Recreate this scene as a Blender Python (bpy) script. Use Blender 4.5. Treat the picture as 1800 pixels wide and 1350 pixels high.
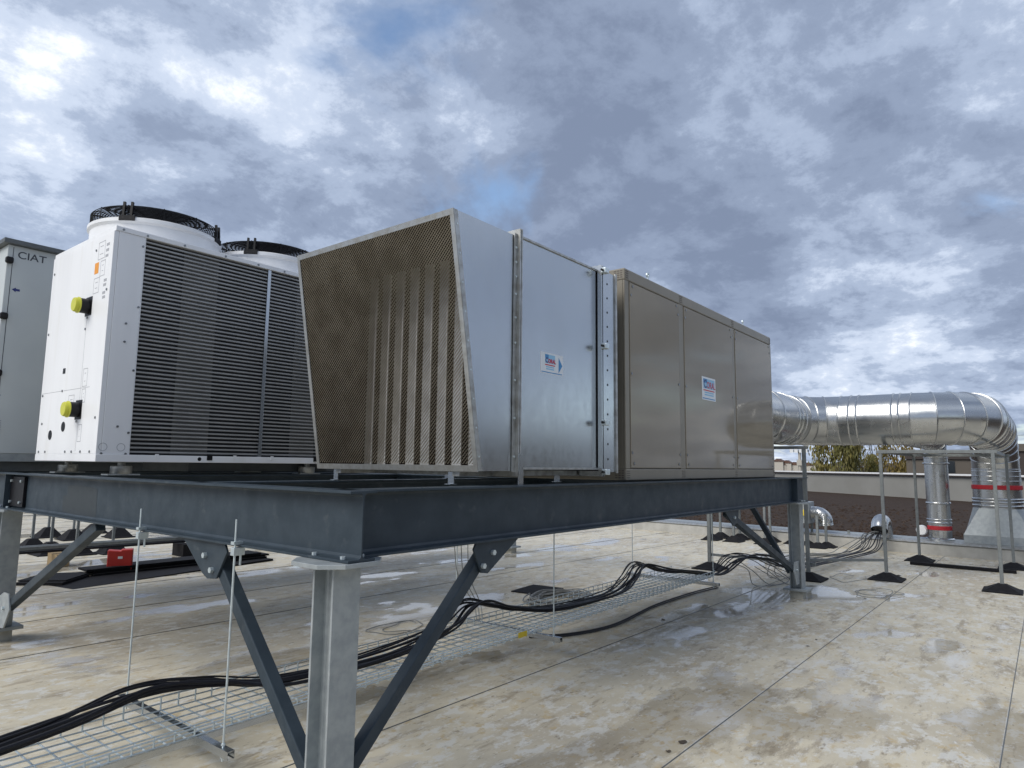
import bpy, math, random
from mathutils import Vector, Matrix
random.seed(7)
S = bpy.context.scene
for o in list(bpy.data.objects): bpy.data.objects.remove(o)
COL = S.collection
R = math.radians
# ------------------------------------------------------------------ camera
F = 1178.87
PITCH, ROLL, YAW = .119291, .011886, .670267
CAM = Vector((-2.088, -2.539, 1.65))
_v = Vector((math.cos(YAW), math.sin(YAW), 0)); _r0 = Vector((math.sin(YAW), -math.cos(YAW), 0))
FW = _v * math.cos(PITCH) + Vector((0, 0, math.sin(PITCH))); _u0 = _r0.cross(FW)
RT = _r0 * math.cos(ROLL) + _u0 * math.sin(ROLL); UP = RT.cross(FW)
cd = bpy.data.cameras.new('camera'); cam = bpy.data.objects.new('camera', cd); COL.objects.link(cam)
cam.matrix_world = Matrix(((RT.x, UP.x, -FW.x, CAM.x), (RT.y, UP.y, -FW.y, CAM.y), (RT.z, UP.z, -FW.z, CAM.z), (0, 0, 0, 1)))
cd.sensor_width = 36; cd.lens = F / 1800 * 36; cd.clip_start = .05; cd.clip_end = 6000
S.camera = cam
# ------------------------------------------------------------------ sky, sun, exposure
SUN_EL, SUN_AZ = R(42), R(166)          # direction towards the sun: azimuth measured from +X, anticlockwise
S.view_settings.view_transform = 'Standard'; S.view_settings.look = 'None'
S.view_settings.gamma = 1; S.view_settings.exposure = .95
W = bpy.data.worlds.new('World'); S.world = W; W.use_nodes = True
nt = W.node_tree; N = nt.nodes; L = nt.links; N.clear()
def nd(t, **k):
    n = N.new(t)
    for a, b in k.items(): setattr(n, a, b)
    return n
def wmath(op, a, b=None):
    n = nd('ShaderNodeMath', operation=op)
    for i, v in enumerate((a, b)):
        if v is None: continue
        if isinstance(v, (int, float)): n.inputs[i].default_value = v
        else: L.new(v, n.inputs[i])
    return n.outputs[0]
tc = nd('ShaderNodeTexCoord'); sep = nd('ShaderNodeSeparateXYZ'); L.new(tc.outputs['Generated'], sep.inputs[0])
den = wmath('ADD', wmath('MAXIMUM', sep.outputs[2], 0.0), .30)
cmb = nd('ShaderNodeCombineXYZ'); L.new(wmath('DIVIDE', sep.outputs[0], den), cmb.inputs[0]); L.new(wmath('DIVIDE', sep.outputs[1], den), cmb.inputs[1])
cmb.inputs[2].default_value = 3.7
def wnoise(scale, detail, rough, dist, off):
    mp = nd('ShaderNodeMapping'); mp.inputs['Location'].default_value = off; L.new(cmb.outputs[0], mp.inputs[0])
    n = nd('ShaderNodeTexNoise'); n.inputs['Scale'].default_value = scale; n.inputs['Detail'].default_value = detail
    n.inputs['Roughness'].default_value = rough; n.inputs['Distortion'].default_value = dist
    L.new(mp.outputs[0], n.inputs['Vector']); return n.outputs[0]
def wramp(v, stops):
    r = nd('ShaderNodeValToRGB'); e = r.color_ramp.elements; r.color_ramp.interpolation = 'EASE'
    while len(e) > 1: e.remove(e[-1])
    e[0].position = stops[0][0]; e[0].color = (*stops[0][1], 1)
    for p, c in stops[1:]:
        x = e.new(p); x.color = (*c, 1)
    L.new(v, r.inputs[0]); return r.outputs[0]
big = wnoise(1.5, 6, .5, .1, (11.0, 5.2, 0))
fine = wnoise(4.2, 12, .68, .1, (8.3, 4.4, 1.3))
puff = wmath('ADD', wmath('MULTIPLY', big, .60), wmath('MULTIPLY', fine, .40))
cloud = wramp(puff, [(.39, (.185, .232, .335)), (.455, (.245, .302, .42)), (.505, (.345, .415, .55)), (.555, (.53, .605, .74)), (.635, (.95, .98, 1.02))])
sky = nd('ShaderNodeTexSky', sky_type='NISHITA'); sky.sun_disc = False; sky.sun_elevation = SUN_EL; sky.sun_rotation = R(90) - SUN_AZ
sky.air_density = 1.0; sky.dust_density = .6
gap = wramp(wnoise(1.15, 7, .55, .3, (7.7, 3.1, 4.0)), [(.585, (0, 0, 0)), (.68, (1, 1, 1))])
sc = nd('ShaderNodeVectorMath', operation='SCALE'); L.new(cloud, sc.inputs[0]); sc.inputs['Scale'].default_value = 6.4
mx = nd('ShaderNodeMix', data_type='RGBA'); L.new(gap, mx.inputs['Factor']); L.new(sc.outputs[0], mx.inputs['A']); L.new(sky.outputs[0], mx.inputs['B'])
bg = nd('ShaderNodeBackground'); bg.inputs['Strength'].default_value = .1; L.new(mx.outputs['Result'], bg.inputs[0])
wo = nd('ShaderNodeOutputWorld'); L.new(bg.outputs[0], wo.inputs[0])
sl = bpy.data.lights.new('sun', 'SUN'); sl.energy = 1.5; sl.angle = R(40); sl.color = (1, .955, .88)
so = bpy.data.objects.new('sun', sl); COL.objects.link(so)
sdir = Vector((math.cos(SUN_EL) * math.cos(SUN_AZ), math.cos(SUN_EL) * math.sin(SUN_AZ), math.sin(SUN_EL)))
so.rotation_euler = sdir.to_track_quat('Z', 'Y').to_euler(); so.location = (-20, 0, 20)

# ------------------------------------------------------------------ photo pixel -> place (each gets its depth from the plane it touches)
SLOPE = -.01                                 # the roof falls one per cent along +X
def gz(x): return SLOPE * x
def ray(px, py): return (FW * F + RT * (px - 900) + UP * (675 - py)).normalized()
def PX(px, py, x): d = ray(px, py); return CAM + d * ((x - CAM.x) / d.x)
def PY(px, py, y): d = ray(px, py); return CAM + d * ((y - CAM.y) / d.y)
def PZ(px, py, z): d = ray(px, py); return CAM + d * ((z - CAM.z) / d.z)
def G(px, py, h=0.):
    d = ray(px, py); t = (gz(CAM.x) + h - CAM.z) / (d.z - SLOPE * d.x); return CAM + d * t

# ------------------------------------------------------------------ materials
def mat(name, c1, c2=None, rough=.5, metal=0., scale=8., stretch=(1, 1, 1), detail=5, lo=.38, hi=.62, r2=None, bump=0., bscale=None, coat=0., spec=.5, c3=None, s3=1.5, lo3=.5, hi3=.7, voro=0., emis=None):
    m = bpy.data.materials.new(name); m.use_nodes = True; t = m.node_tree; n = t.nodes; l = t.links
    b = n['Principled BSDF']; b.inputs['Roughness'].default_value = rough; b.inputs['Metallic'].default_value = metal
    b.inputs['Base Color'].default_value = (*c1, 1); b.inputs['Specular IOR Level'].default_value = spec
    if coat: b.inputs['Coat Weight'].default_value = coat; b.inputs['Coat Roughness'].default_value = .05
    if c2 is None and not bump: return m
    g = n.new('ShaderNodeNewGeometry'); mp = n.new('ShaderNodeMapping'); l.new(g.outputs['Position'], mp.inputs[0]); mp.inputs['Scale'].default_value = stretch
    def noise(s, d=detail, rgh=.58):
        x = n.new('ShaderNodeTexNoise'); x.inputs['Scale'].default_value = s; x.inputs['Detail'].default_value = d; x.inputs['Roughness'].default_value = rgh
        l.new(mp.outputs[0], x.inputs['Vector']); return x.outputs[0]
    def rng(v, a, bb, o0=0., o1=1.):
        x = n.new('ShaderNodeMapRange'); l.new(v, x.inputs[0]); x.inputs[1].default_value = a; x.inputs[2].default_value = bb; x.inputs[3].default_value = o0; x.inputs[4].default_value = o1; return x.outputs[0]
    if c2 is not None:
        f = rng(noise(scale), lo, hi)
        if voro:
            v = n.new('ShaderNodeTexVoronoi'); v.inputs['Scale'].default_value = voro; l.new(mp.outputs[0], v.inputs['Vector'])
            a = n.new('ShaderNodeMath'); a.operation = 'MULTIPLY_ADD'; sp = n.new('ShaderNodeSeparateColor'); l.new(v.outputs['Color'], sp.inputs[0])
            l.new(sp.outputs[0], a.inputs[0]); a.inputs[1].default_value = .55
            hf = n.new('ShaderNodeMath'); hf.operation = 'MULTIPLY'; l.new(f, hf.inputs[0]); hf.inputs[1].default_value = .45; l.new(hf.outputs[0], a.inputs[2]); f = a.outputs[0]
        x = n.new('ShaderNodeMix'); x.data_type = 'RGBA'; l.new(f, x.inputs['Factor']); x.inputs['A'].default_value = (*c1, 1); x.inputs['B'].default_value = (*c2, 1); out = x.outputs['Result']
        if c3 is not None:
            y = n.new('ShaderNodeMix'); y.data_type = 'RGBA'; l.new(rng(noise(s3, 7), lo3, hi3), y.inputs['Factor']); l.new(out, y.inputs['A']); y.inputs['B'].default_value = (*c3, 1); out = y.outputs['Result']
        l.new(out, b.inputs['Base Color'])
        if r2 is not None: l.new(rng(f, 0, 1, rough, r2), b.inputs['Roughness'])
    if bump:
        bp = n.new('ShaderNodeBump'); bp.inputs['Strength'].default_value = bump; bp.inputs['Distance'].default_value = .01
        l.new(noise(bscale or scale * 4, 4), bp.inputs['Height']); l.new(bp.outputs[0], b.inputs['Normal'])
    return m
M = {}
M['steel_paint'] = mat('blue_grey_paint', (.035, .050, .065), (.026, .039, .052), .42, scale=6, r2=.52, spec=.3, bump=.03, bscale=60, c3=(.075, .088, .098), s3=9, lo3=.60, hi3=.82)
M['patch'] = mat('dark_touch_up_paint', (.030, .040, .048), (.025, .034, .041), .6, scale=20)
M['galv_post'] = mat('dull_galvanised', (.36, .39, .40), (.29, .32, .335), .5, .35, scale=14, bump=.03, bscale=90, c3=(.42, .44, .44), s3=5, lo3=.55, hi3=.75)
M['galv'] = mat('galvanised_sheet', (.53, .555, .575), (.505, .53, .55), .20, .97, scale=7, stretch=(1.6, 1.6, .8), r2=.26, voro=40, c3=(.475, .495, .51), s3=1.6, lo3=.48, hi3=.8)
M['galv_duct'] = mat('bright_galvanised', (.54, .55, .55), (.47, .48, .485), .20, .98, scale=2.5, r2=.32, bump=.014, bscale=4)
M['galv_worn'] = mat('stained_galvanised', (.45, .46, .455), (.32, .32, .305), .38, .85, scale=16, r2=.5, bump=.03)
M['zinc'] = mat('zinc_wire', (.62, .69, .72), (.52, .59, .62), .35, .6, scale=30)
M['white'] = mat('white_enamel', (.80, .81, .83), (.76, .77, .79), .38, scale=2, stretch=(2, 2, .25), c3=(.70, .70, .68), s3=3, lo3=.58, hi3=.85)
M['ahu'] = mat('light_grey_enamel', (.50, .535, .54), (.47, .505, .515), .42, scale=2)
M['dark_trim'] = mat('dark_grey_trim', (.10, .11, .115), (.08, .09, .095), .5, scale=8)
M['black'] = mat('black_plastic', (.006, .006, .008), rough=.45, spec=.3)
M['strut'] = mat('dull_strut', (.20, .218, .222), (.16, .175, .18), .5, .35, scale=14)
M['rubber'] = mat('black_rubber', (.006, .006, .008), (.011, .011, .013), .8, spec=.25, scale=20, bump=.1, bscale=60)
M['cable'] = mat('black_cable', (.006, .006, .009), (.010, .010, .014), .45, scale=20, spec=.35)
M['grey_wire'] = mat('grey_wire', (.20, .205, .20), rough=.5)
M['slat'] = mat('grey_fin_slat', (.35, .35, .345), (.30, .30, .295), .45, .2, scale=5)
M['coil_back'] = mat('dark_coil', (.018, .019, .021), (.03, .031, .033), .7, scale=3)
M['coil_pale'] = mat('grey_coil', (.17, .168, .16), (.14, .138, .13), .7, scale=3)
M['lime'] = mat('lime_plastic', (.55, .55, .05), rough=.4)
M['orange'] = mat('orange_plastic', (.75, .30, .03), rough=.5)
M['yellow'] = mat('yellow_plastic', (.70, .52, .03), rough=.5)
M['red'] = mat('red_plastic', (.42, .025, .018), (.36, .02, .015), .5, scale=10)
M['redband'] = mat('red_fabric', (.42, .015, .025), (.36, .012, .02), .65, scale=30)
M['beige'] = mat('taupe_gloss_paint', (.25, .22, .17), (.235, .207, .162), .06, scale=1.5, spec=.18)
M['beige_dull'] = mat('taupe_frame', (.225, .205, .168), (.205, .188, .155), .36, scale=4, spec=.3)
M['nose'] = mat('pale_splitter_edge', (.52, .51, .49), (.38, .37, .35), .36, .7, scale=9)
M['brown'] = mat('brown_wool_and_shade', (.045, .025, .016), (.025, .015, .010), .95, scale=30)  # splitter wool; also stands in for shade on the hood's inner sheets
M['mesh'] = mat('expanded_metal', (.39, .35, .285), (.29, .255, .20), .45, .4, scale=6)
M['screw'] = mat('screw_steel', (.22, .23, .24), rough=.35, metal=.8)
M['paper'] = mat('white_paper', (.66, .70, .74), rough=.4)
M['ink'] = mat('dark_ink', (.05, .055, .07), rough=.6)
M['pale_ink'] = mat('grey_ink', (.36, .37, .40), rough=.6)
M['navy'] = mat('navy_ink', (.02, .03, .16), rough=.5)
M['redink'] = mat('red_ink', (.45, .03, .06), rough=.5)
M['sky_ink'] = mat('light_blue_ink', (.25, .48, .68), rough=.5)
M['blue_ink'] = mat('blue_ink', (.04, .22, .48), rough=.5)
M['concrete'] = mat('plinth_membrane', (.44, .43, .38), (.34, .33, .28), .7, scale=9)
M['kerb'] = mat('kerb_membrane', (.42, .415, .39), (.33, .325, .30), .6, scale=3, c3=(.24, .235, .21), s3=1.2, lo3=.55, hi3=.8)
M['gravel'] = mat('dark_gravel', (.030, .020, .015), (.062, .043, .032), .95, scale=9, detail=8, lo=.42, hi=.66, spec=.15, c3=(.12, .09, .07), s3=16, lo3=.6, hi3=.72, bump=1., bscale=10)
M['clad'] = mat('grey_cladding', (.255, .252, .235), (.22, .217, .20), .5, scale=.4)
M['coping'] = mat('white_coping', (.74, .75, .76), rough=.4)
M['clad_brown'] = mat('brown_cladding', (.115, .098, .080), (.10, .085, .07), .6, scale=.3)
M['dark_brown'] = mat('dark_brown_cladding', (.04, .03, .027), rough=.6)
M['leaf_a'] = mat('willow_leaf', (.15, .15, .045), (.22, .18, .05), .6, scale=.7)
M['leaf_b'] = mat('autumn_leaf', (.21, .15, .04), (.15, .125, .04), .6, scale=.7)
M['bark'] = mat('bark', (.07, .055, .04), (.05, .04, .03), .9, scale=6)
M['ground'] = mat('far_ground', (.09, .085, .055), (.06, .07, .04), .9, scale=.01)
M['hill'] = mat('wooded_hill', (.07, .055, .045), (.045, .045, .03), .9, scale=.02)
M['tile'] = mat('brown_roof_tile', (.13, .07, .05), (.10, .055, .04), .8, scale=1)
M['render'] = mat('cream_render', (.45, .42, .37), rough=.8)
M['pylon'] = mat('pylon_steel', (.22, .24, .26), rough=.6, metal=.3)
M['glass'] = mat('dark_window', (.02, .025, .03), rough=.1)

# roof membrane: beige, stained, damp in places
def roof_mat():
    m = bpy.data.materials.new('beige_roof_membrane'); m.use_nodes = True; t = m.node_tree; n = t.nodes; l = t.links; b = n['Principled BSDF']
    g = n.new('ShaderNodeNewGeometry')
    def noise(s, st=(1, 1, 1), d=7, r=.6, off=(0, 0, 0), dist=0.):
        mp = n.new('ShaderNodeMapping'); l.new(g.outputs['Position'], mp.inputs[0]); mp.inputs['Scale'].default_value = st; mp.inputs['Location'].default_value = off
        x = n.new('ShaderNodeTexNoise'); x.inputs['Scale'].default_value = s; x.inputs['Detail'].default_value = d; x.inputs['Roughness'].default_value = r; x.inputs['Distortion'].default_value = dist
        l.new(mp.outputs[0], x.inputs['Vector']); return x.outputs[0]
    def rng(v, a, bb, o0=0., o1=1.):
        x = n.new('ShaderNodeMapRange'); x.interpolation_type = 'SMOOTHSTEP'; l.new(v, x.inputs[0]); x.inputs[1].default_value = a; x.inputs[2].default_value = bb; x.inputs[3].default_value = o0; x.inputs[4].default_value = o1; return x.outputs[0]
    def mix(f, a, c):
        x = n.new('ShaderNodeMix'); x.data_type = 'RGBA'; l.new(f, x.inputs['Factor'])
        if isinstance(a, tuple): x.inputs['A'].default_value = (*a, 1)
        else: l.new(a, x.inputs['A'])
        x.inputs['B'].default_value = (*c, 1); return x.outputs['Result']
    c = mix(rng(noise(2.2, (.8, 1, 1)), .36, .64), (.60, .545, .42), (.49, .445, .345))
    c = mix(rng(noise(.6, (.5, 1, 1), off=(9, 4, 0)), .48, .68), c, (.41, .365, .285))                      # brown dirt
    c = mix(rng(noise(7, (.28, 1, 1), off=(1, 7, 0), d=12, r=.7), .52, .63, 0, .75), c, (.29, .245, .18))     # streaks along the fall
    c = mix(rng(noise(9, (.65, 1, 1), off=(3, 1, 0), d=12, r=.68), .515, .585, 0, .75), c, (.60, .595, .555))  # pale flaking residue
    c = mix(rng(noise(11, (.8, 1, 1), off=(5, 5, 0), d=10, r=.66), .565, .64, 0, .8), c, (.47, .375, .22))   # ochre spots
    c = mix(rng(noise(24, (.7, 1, 1), off=(8, 2, 0), d=10, r=.72), .56, .64, 0, .6), c, (.64, .64, .62))     # scuffs
    c = mix(rng(noise(26, (.4, 1, 1), off=(2, 9, 0), d=10, r=.72), .585, .66, 0, .7), c, (.19, .155, .11))   # grime
    c = mix(rng(noise(1.1, (.4, 1.25, 1), off=(1.2, 5.2, 0), d=10, r=.64), .60, .68, 0, .6), c, (.62, .63, .63))   # chalky run marks
    w = rng(noise(.8, (.55, 1, 1), off=(2.6, 6.3, 0), d=9, r=.55), .545, .60)                                # damp film
    c = mix(rng(w, 0, 1, 0, .3), c, (.22, .19, .15))
    l.new(c, b.inputs['Base Color']); l.new(rng(w, 0, 1, .6, .07), b.inputs['Roughness'])
    bp = n.new('ShaderNodeBump'); l.new(rng(w, 0, 1, .45, .02), bp.inputs['Strength']); bp.inputs['Distance'].default_value = .01
    l.new(noise(9, (.5, 1, 1), d=8), bp.inputs['Height']); l.new(bp.outputs[0], b.inputs['Normal'])
    return m
M['roof'] = roof_mat()

# ------------------------------------------------------------------ mesh helpers
class MB:
    def __init__(s): s.v = []; s.f = []
    def add(s, vs, fs):
        k = len(s.v); s.v += [tuple(v) for v in vs]; s.f += [tuple(i + k for i in f) for f in fs]; return s
    def box(s, x0, x1, y0, y1, z0, z1):
        return s.add([(x0, y0, z0), (x1, y0, z0), (x1, y1, z0), (x0, y1, z0), (x0, y0, z1), (x1, y0, z1), (x1, y1, z1), (x0, y1, z1)],
                     [(3, 2, 1, 0), (4, 5, 6, 7), (0, 1, 5, 4), (1, 2, 6, 5), (2, 3, 7, 6), (3, 0, 4, 7)])
    def prism(s, poly, o, a, b, d):              # polygon (u,v) placed at o + u*a + v*b, extruded by vector d
        o, a, b, d = map(Vector, (o, a, b, d)); n = len(poly); p = [o + a * u + b * w for u, w in poly]
        flip = a.cross(b).dot(d) < 0
        fs = [tuple(range(n))[::-1], tuple(range(n, 2 * n))] + [(i, (i + 1) % n, n + (i + 1) % n, n + i) for i in range(n)]
        if flip: fs = [f[::-1] for f in fs]
        area = sum(poly[i][0] * poly[(i + 1) % n][1] - poly[(i + 1) % n][0] * poly[i][1] for i in range(n))
        if area < 0: fs = [f[::-1] for f in fs]
        return s.add(p + [q + d for q in p], fs)
    def bar(s, p, q, w, h, up=(0, 0, 1)):
        p, q = Vector(p), Vector(q); d = q - p; x = d.normalized().cross(Vector(up)).normalized(); y = x.cross(d.normalized())
        return s.prism([(-w / 2, -h / 2), (w / 2, -h / 2), (w / 2, h / 2), (-w / 2, h / 2)], p, x, y, d)
    def tube(s, pts, r, n=8, caps=True):
        pts = [Vector(p) for p in pts]; m = len(pts); vs = []; t0 = (pts[1] - pts[0]).normalized()
        ref = Vector((0, 0, 1)) if abs(t0.z) < .9 else Vector((1, 0, 0)); x = t0.cross(ref).normalized()
        for i, p in enumerate(pts):
            t = (pts[min(i + 1, m - 1)] - pts[max(i - 1, 0)]).normalized()
            x = (x - t * x.dot(t)).normalized(); y = t.cross(x); rr = r[i] if isinstance(r, (list, tuple)) else r
            vs += [p + (x * math.cos(2 * math.pi * k / n) + y * math.sin(2 * math.pi * k / n)) * rr for k in range(n)]
        fs = [(i * n + k, i * n + (k + 1) % n, (i + 1) * n + (k + 1) % n, (i + 1) * n + k) for i in range(m - 1) for k in range(n)]
        if caps: fs += [tuple(range(n))[::-1], tuple(range((m - 1) * n, m * n))]
        return s.add(vs, fs)
    def rev(s, prof, o, n=48, axis=(0, 0, 1), closed=False):       # profile (r, h) turned round an axis
        o = Vector(o); z = Vector(axis).normalized(); x = z.orthogonal().normalized(); y = z.cross(x); m = len(prof); vs = []
        for r_, h in prof: vs += [o + z * h + (x * math.cos(2 * math.pi * k / n) + y * math.sin(2 * math.pi * k / n)) * r_ for k in range(n)]
        rg = range(m if closed else m - 1)
        return s.add(vs, [(i * n + k, i * n + (k + 1) % n, ((i + 1) % m) * n + (k + 1) % n, ((i + 1) % m) * n + k) for i in rg for k in range(n)])
    def disc(s, c, r, axis, t, n=16):
        a = Vector(axis).normalized(); return s.tube([Vector(c), Vector(c) + a * t], r, n)
    def build(s, name, m, parent=None, smooth=False, bevel=0.):
        me = bpy.data.meshes.new(name); xs = list(zip(*s.v)); c = Vector([(min(a) + max(a)) / 2 for a in xs])
        if parent is None: c.z = min(xs[2])
        me.from_pydata([tuple(Vector(v) - c) for v in s.v], [], s.f); me.materials.append(M[m] if isinstance(m, str) else m)
        o = bpy.data.objects.new(name, me); COL.objects.link(o); o.location = c
        if parent is not None: attach(o, parent)
        if smooth:
            me.shade_smooth() if hasattr(me, 'shade_smooth') else None
            e = o.modifiers.new('edge', 'EDGE_SPLIT'); e.split_angle = R(38)
        if bevel:
            bv = o.modifiers.new('bevel', 'BEVEL'); bv.width = bevel; bv.segments = 2; bv.limit_method = 'ANGLE'
        return o
def wloc(o):
    p = Vector((0, 0, 0))
    while o is not None: p += o.location + o.matrix_parent_inverse.translation; o = o.parent
    return p
def attach(o, parent):
    o.parent = parent; o.matrix_parent_inverse = Matrix.Translation(-wloc(parent))
def tag(o, label, cat, group=None, kind=None):
    if label: o['label'] = label
    if cat: o['category'] = cat
    if group: o['group'] = group
    if kind: o['kind'] = kind
    return o
def thing(name, loc, label, cat, group=None):
    o = bpy.data.objects.new(name, None); COL.objects.link(o); o.location = loc; o.empty_display_size = .2
    return tag(o, label, cat, group)
def struct(o): o['kind'] = 'structure'; return o
def inst(src, name, parent, loc):                # copy of a small part, sharing its mesh
    o = src.copy(); o.name = name; COL.objects.link(o); o.parent = None; o.matrix_parent_inverse = Matrix.Identity(4)
    o.location = loc; attach(o, parent); return o
def spots(name, m, parent, pts, axis, r, t, n=8):          # alike small heads, one mesh shared by all
    first = None
    for p in pts:
        if first is None: first = MB().disc(Vector((0, 0, 0)), r, axis, t, n).build(name, m, parent); off = first.location.copy(); first.location = off + Vector(p); first.matrix_parent_inverse = Matrix.Translation(-wloc(parent))
        else: inst(first, name, parent, Vector(p) + off)
def lettering(txt, size, o, ax, ay, m, parent, name='lettering', depth=.0008, bold=0.):
    cu = bpy.data.curves.new('t', 'FONT'); cu.body = txt; cu.size = size; cu.extrude = depth; cu.offset = bold
    ob = bpy.data.objects.new('t', cu); COL.objects.link(ob); bpy.context.view_layer.update()
    me = bpy.data.meshes.new_from_object(ob.evaluated_get(bpy.context.evaluated_depsgraph_get())); bpy.data.objects.remove(ob)
    ax, ay = Vector(ax), Vector(ay); az = ax.cross(ay)
    mb = MB(); mb.v = [tuple(Vector(o) + ax * v.co.x + ay * v.co.y + az * v.co.z) for v in me.vertices]; mb.f = [tuple(p.vertices) for p in me.polygons]
    return mb.build(name, m, parent)
def ibeam(h, b, tw, tf, r=.012):
    p = [(-b / 2, 0), (b / 2, 0), (b / 2, tf), (tw / 2 + r, tf), (tw / 2 + r * .3, tf + r * .3), (tw / 2, tf + r), (tw / 2, h - tf - r), (tw / 2 + r * .3, h - tf - r * .3), (tw / 2 + r, h - tf), (b / 2, h - tf), (b / 2, h)]
    return p + [(-u, v) for u, v in p[::-1][0:] if True][0:9] + [(-b / 2, tf)] if False else p + [(-b / 2, h), (-b / 2, h - tf), (-tw / 2 - r, h - tf), (-tw / 2 - r * .3, h - tf - r * .3), (-tw / 2, h - tf - r), (-tw / 2, tf + r), (-tw / 2 - r * .3, tf + r * .3), (-tw / 2 - r, tf), (-b / 2, tf)]
def smooth_path(pts, k=8):
    P = [Vector(p) for p in pts]; P = [P[0] * 2 - P[1]] + P + [P[-1] * 2 - P[-2]]; out = []
    for i in range(1, len(P) - 2):
        a, b, c, d = P[i - 1:i + 3]
        for j in range(k):
            t = j / k; out.append(.5 * ((2 * b) + (c - a) * t + (2 * a - 5 * b + 4 * c - d) * t * t + (3 * b - a - 3 * c + d) * t ** 3))
    return out + [P[-2]]

# ================================================================== THE SETTING
XK = 14.9                                    # kerb line where y = 0 (runs slightly askew)
def kx(y): return XK - .0 + .09 * y
# roof slab
mb = MB(); mb.prism([(-22, gz(-22) - .4), (19, gz(19) - .4), (19, gz(19) - .02), (-22, gz(-22) - .02)], (0, -16, 0), (1, 0, 0), (0, 0, 1), (0, 40, 0))
roof = struct(mb.build('roof', 'roof'))
seams = [-16, -14.4, -12.8, -11.3, -9.7, -8.2, -6.7, -5.2, -3.7, -2.22, -.75, .83, 2.46, 4.33, 5.75, 7.3, 8.9, 10.5, 12.0, 13.6, 15.2, 16.8, 18.4, 20., 21.6, 24]
for i in range(len(seams) - 1):
    a, b = seams[i], seams[i + 1]
    e = .07 if b < 23 else 0
    MB().prism([(a, -.016), (b + e, -.024), (b + e, -.006), (a + .006, 0), (a, -.003)], (-22, 0, gz(-22)), (0, 1, 0), (0, 0, 1), (41, 0, SLOPE * 41)).build('membrane_sheet', 'roof', roof)
    if i: MB().prism([(a - .005, -.012), (a + .001, -.012), (a + .001, -.0015), (a - .004, -.003)], (-22, 0, gz(-22)), (0, 1, 0), (0, 0, 1), (41, 0, SLOPE * 41)).build('weld_seam', 'dark_trim', roof)
# kerb with metal capping between the two roofs
o_ = Vector((kx(-9), -9, 0)); dv = Vector((kx(14) - kx(-9), 23, 0)); nrm = Vector((1, -.09, 0)).normalized()
zk = gz(15.)
kerb = MB().prism([(0, zk - .1), (.30, zk - .1), (.30, zk + .26), (.04, zk + .26), (0, zk + .22)], o_, nrm, (0, 0, 1), dv).build('roof_kerb', 'kerb', bevel=.01)
struct(kerb)
MB().prism([(-.02, zk + .235), (.02, zk + .262), (.32, zk + .262), (.32, zk + .28), (.012, zk + .28), (-.028, zk + .245)], o_, nrm, (0, 0, 1), dv).build('metal_capping', 'galv_worn', kerb)
MB().prism([(.33, zk + .1), (.72, zk + .1), (.72, zk + .30), (.33, zk + .285)], o_, nrm, (0, 0, 1), dv).build('flashing_strip', 'galv_post', kerb)
gr = MB(); gz0 = zk + .22
gr.add([(kx(-30) + .7, -30, gz0), (75, -30, gz0), (75, 60, gz0), (kx(60) + .7, 60, gz0), (kx(-30) + .7, -30, gz0 - .5), (75, -30, gz0 - .5), (75, 60, gz0 - .5), (kx(60) + .7, 60, gz0 - .5)], [(0, 1, 2, 3), (7, 6, 5, 4), (0, 4, 5, 1), (1, 5, 6, 2), (2, 6, 7, 3), (3, 7, 4, 0)])
struct(gr.build('gravel_roof', 'gravel'))
pp = []
for i in range(2600):
    d_ = random.random() ** 1.8 * 14; y = random.uniform(-7, 8); x = kx(y) + .85 + d_; s_ = random.uniform(.03, .085)
    pp.append((x, y, s_))
mb = MB()
for x, y, s_ in pp:
    a = random.random() * 6.3; c, q = math.cos(a) * s_, math.sin(a) * s_; z = gz0 - .005
    mb.add([(x + c, y + q, z), (x - q, y + c, z + random.uniform(0, .01)), (x - c, y - q, z), (x + q, y - c, z), (x + random.uniform(-.3, .3) * s_, y, z + s_ * random.uniform(.5, .9))], [(0, 1, 4), (1, 2, 4), (2, 3, 4), (3, 0, 4)])
tag(mb.build('gravel', 'gravel'), 'loose dark brown gravel spread on the roof beyond the kerb', 'gravel', kind='stuff')
# far parapet wall of vertical cladding strips with white coping
wa, wb = Vector((33.2, -6.5, 0)), Vector((52, 16.5, 0)); wd = (wb - wa).normalized(); wn = Vector((wd.y, -wd.x, 0)); wl = (wb - wa).length
wall = thing('parapet_wall', wa + Vector((0, 0, gz0)), 'long taupe ribbed cladding wall with white coping beyond the dark gravel', 'wall')
k = 0
while k * .30 < wl:
    MB().prism([(0, 0), (.03, -.10), (.17, -.10), (.20, 0), (.30, 0), (.30, .06), (0, .06)], wa + wd * (k * .30) + Vector((0, 0, gz0 - .02)), wd, wn * -1, (0, 0, 1.32)).build('cladding_strip', 'clad', wall); k += 1
MB().prism([(-.2, 1.375), (.2, 1.375), (.2, 1.46), (-.2, 1.46)], wa + Vector((0, 0, gz0 - .1)), wn * -1, (0, 0, 1), wd * wl).build('coping', 'coping', wall)
MB().prism([(-.1, 1.31), (.2, 1.31), (.2, 1.372), (-.1, 1.372)], wa + Vector((0, 0, gz0 - .1)), wn * -1, (0, 0, 1), wd * wl).build('brown_trim', 'dark_brown', wall)  # dark brown strip under the coping
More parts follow.
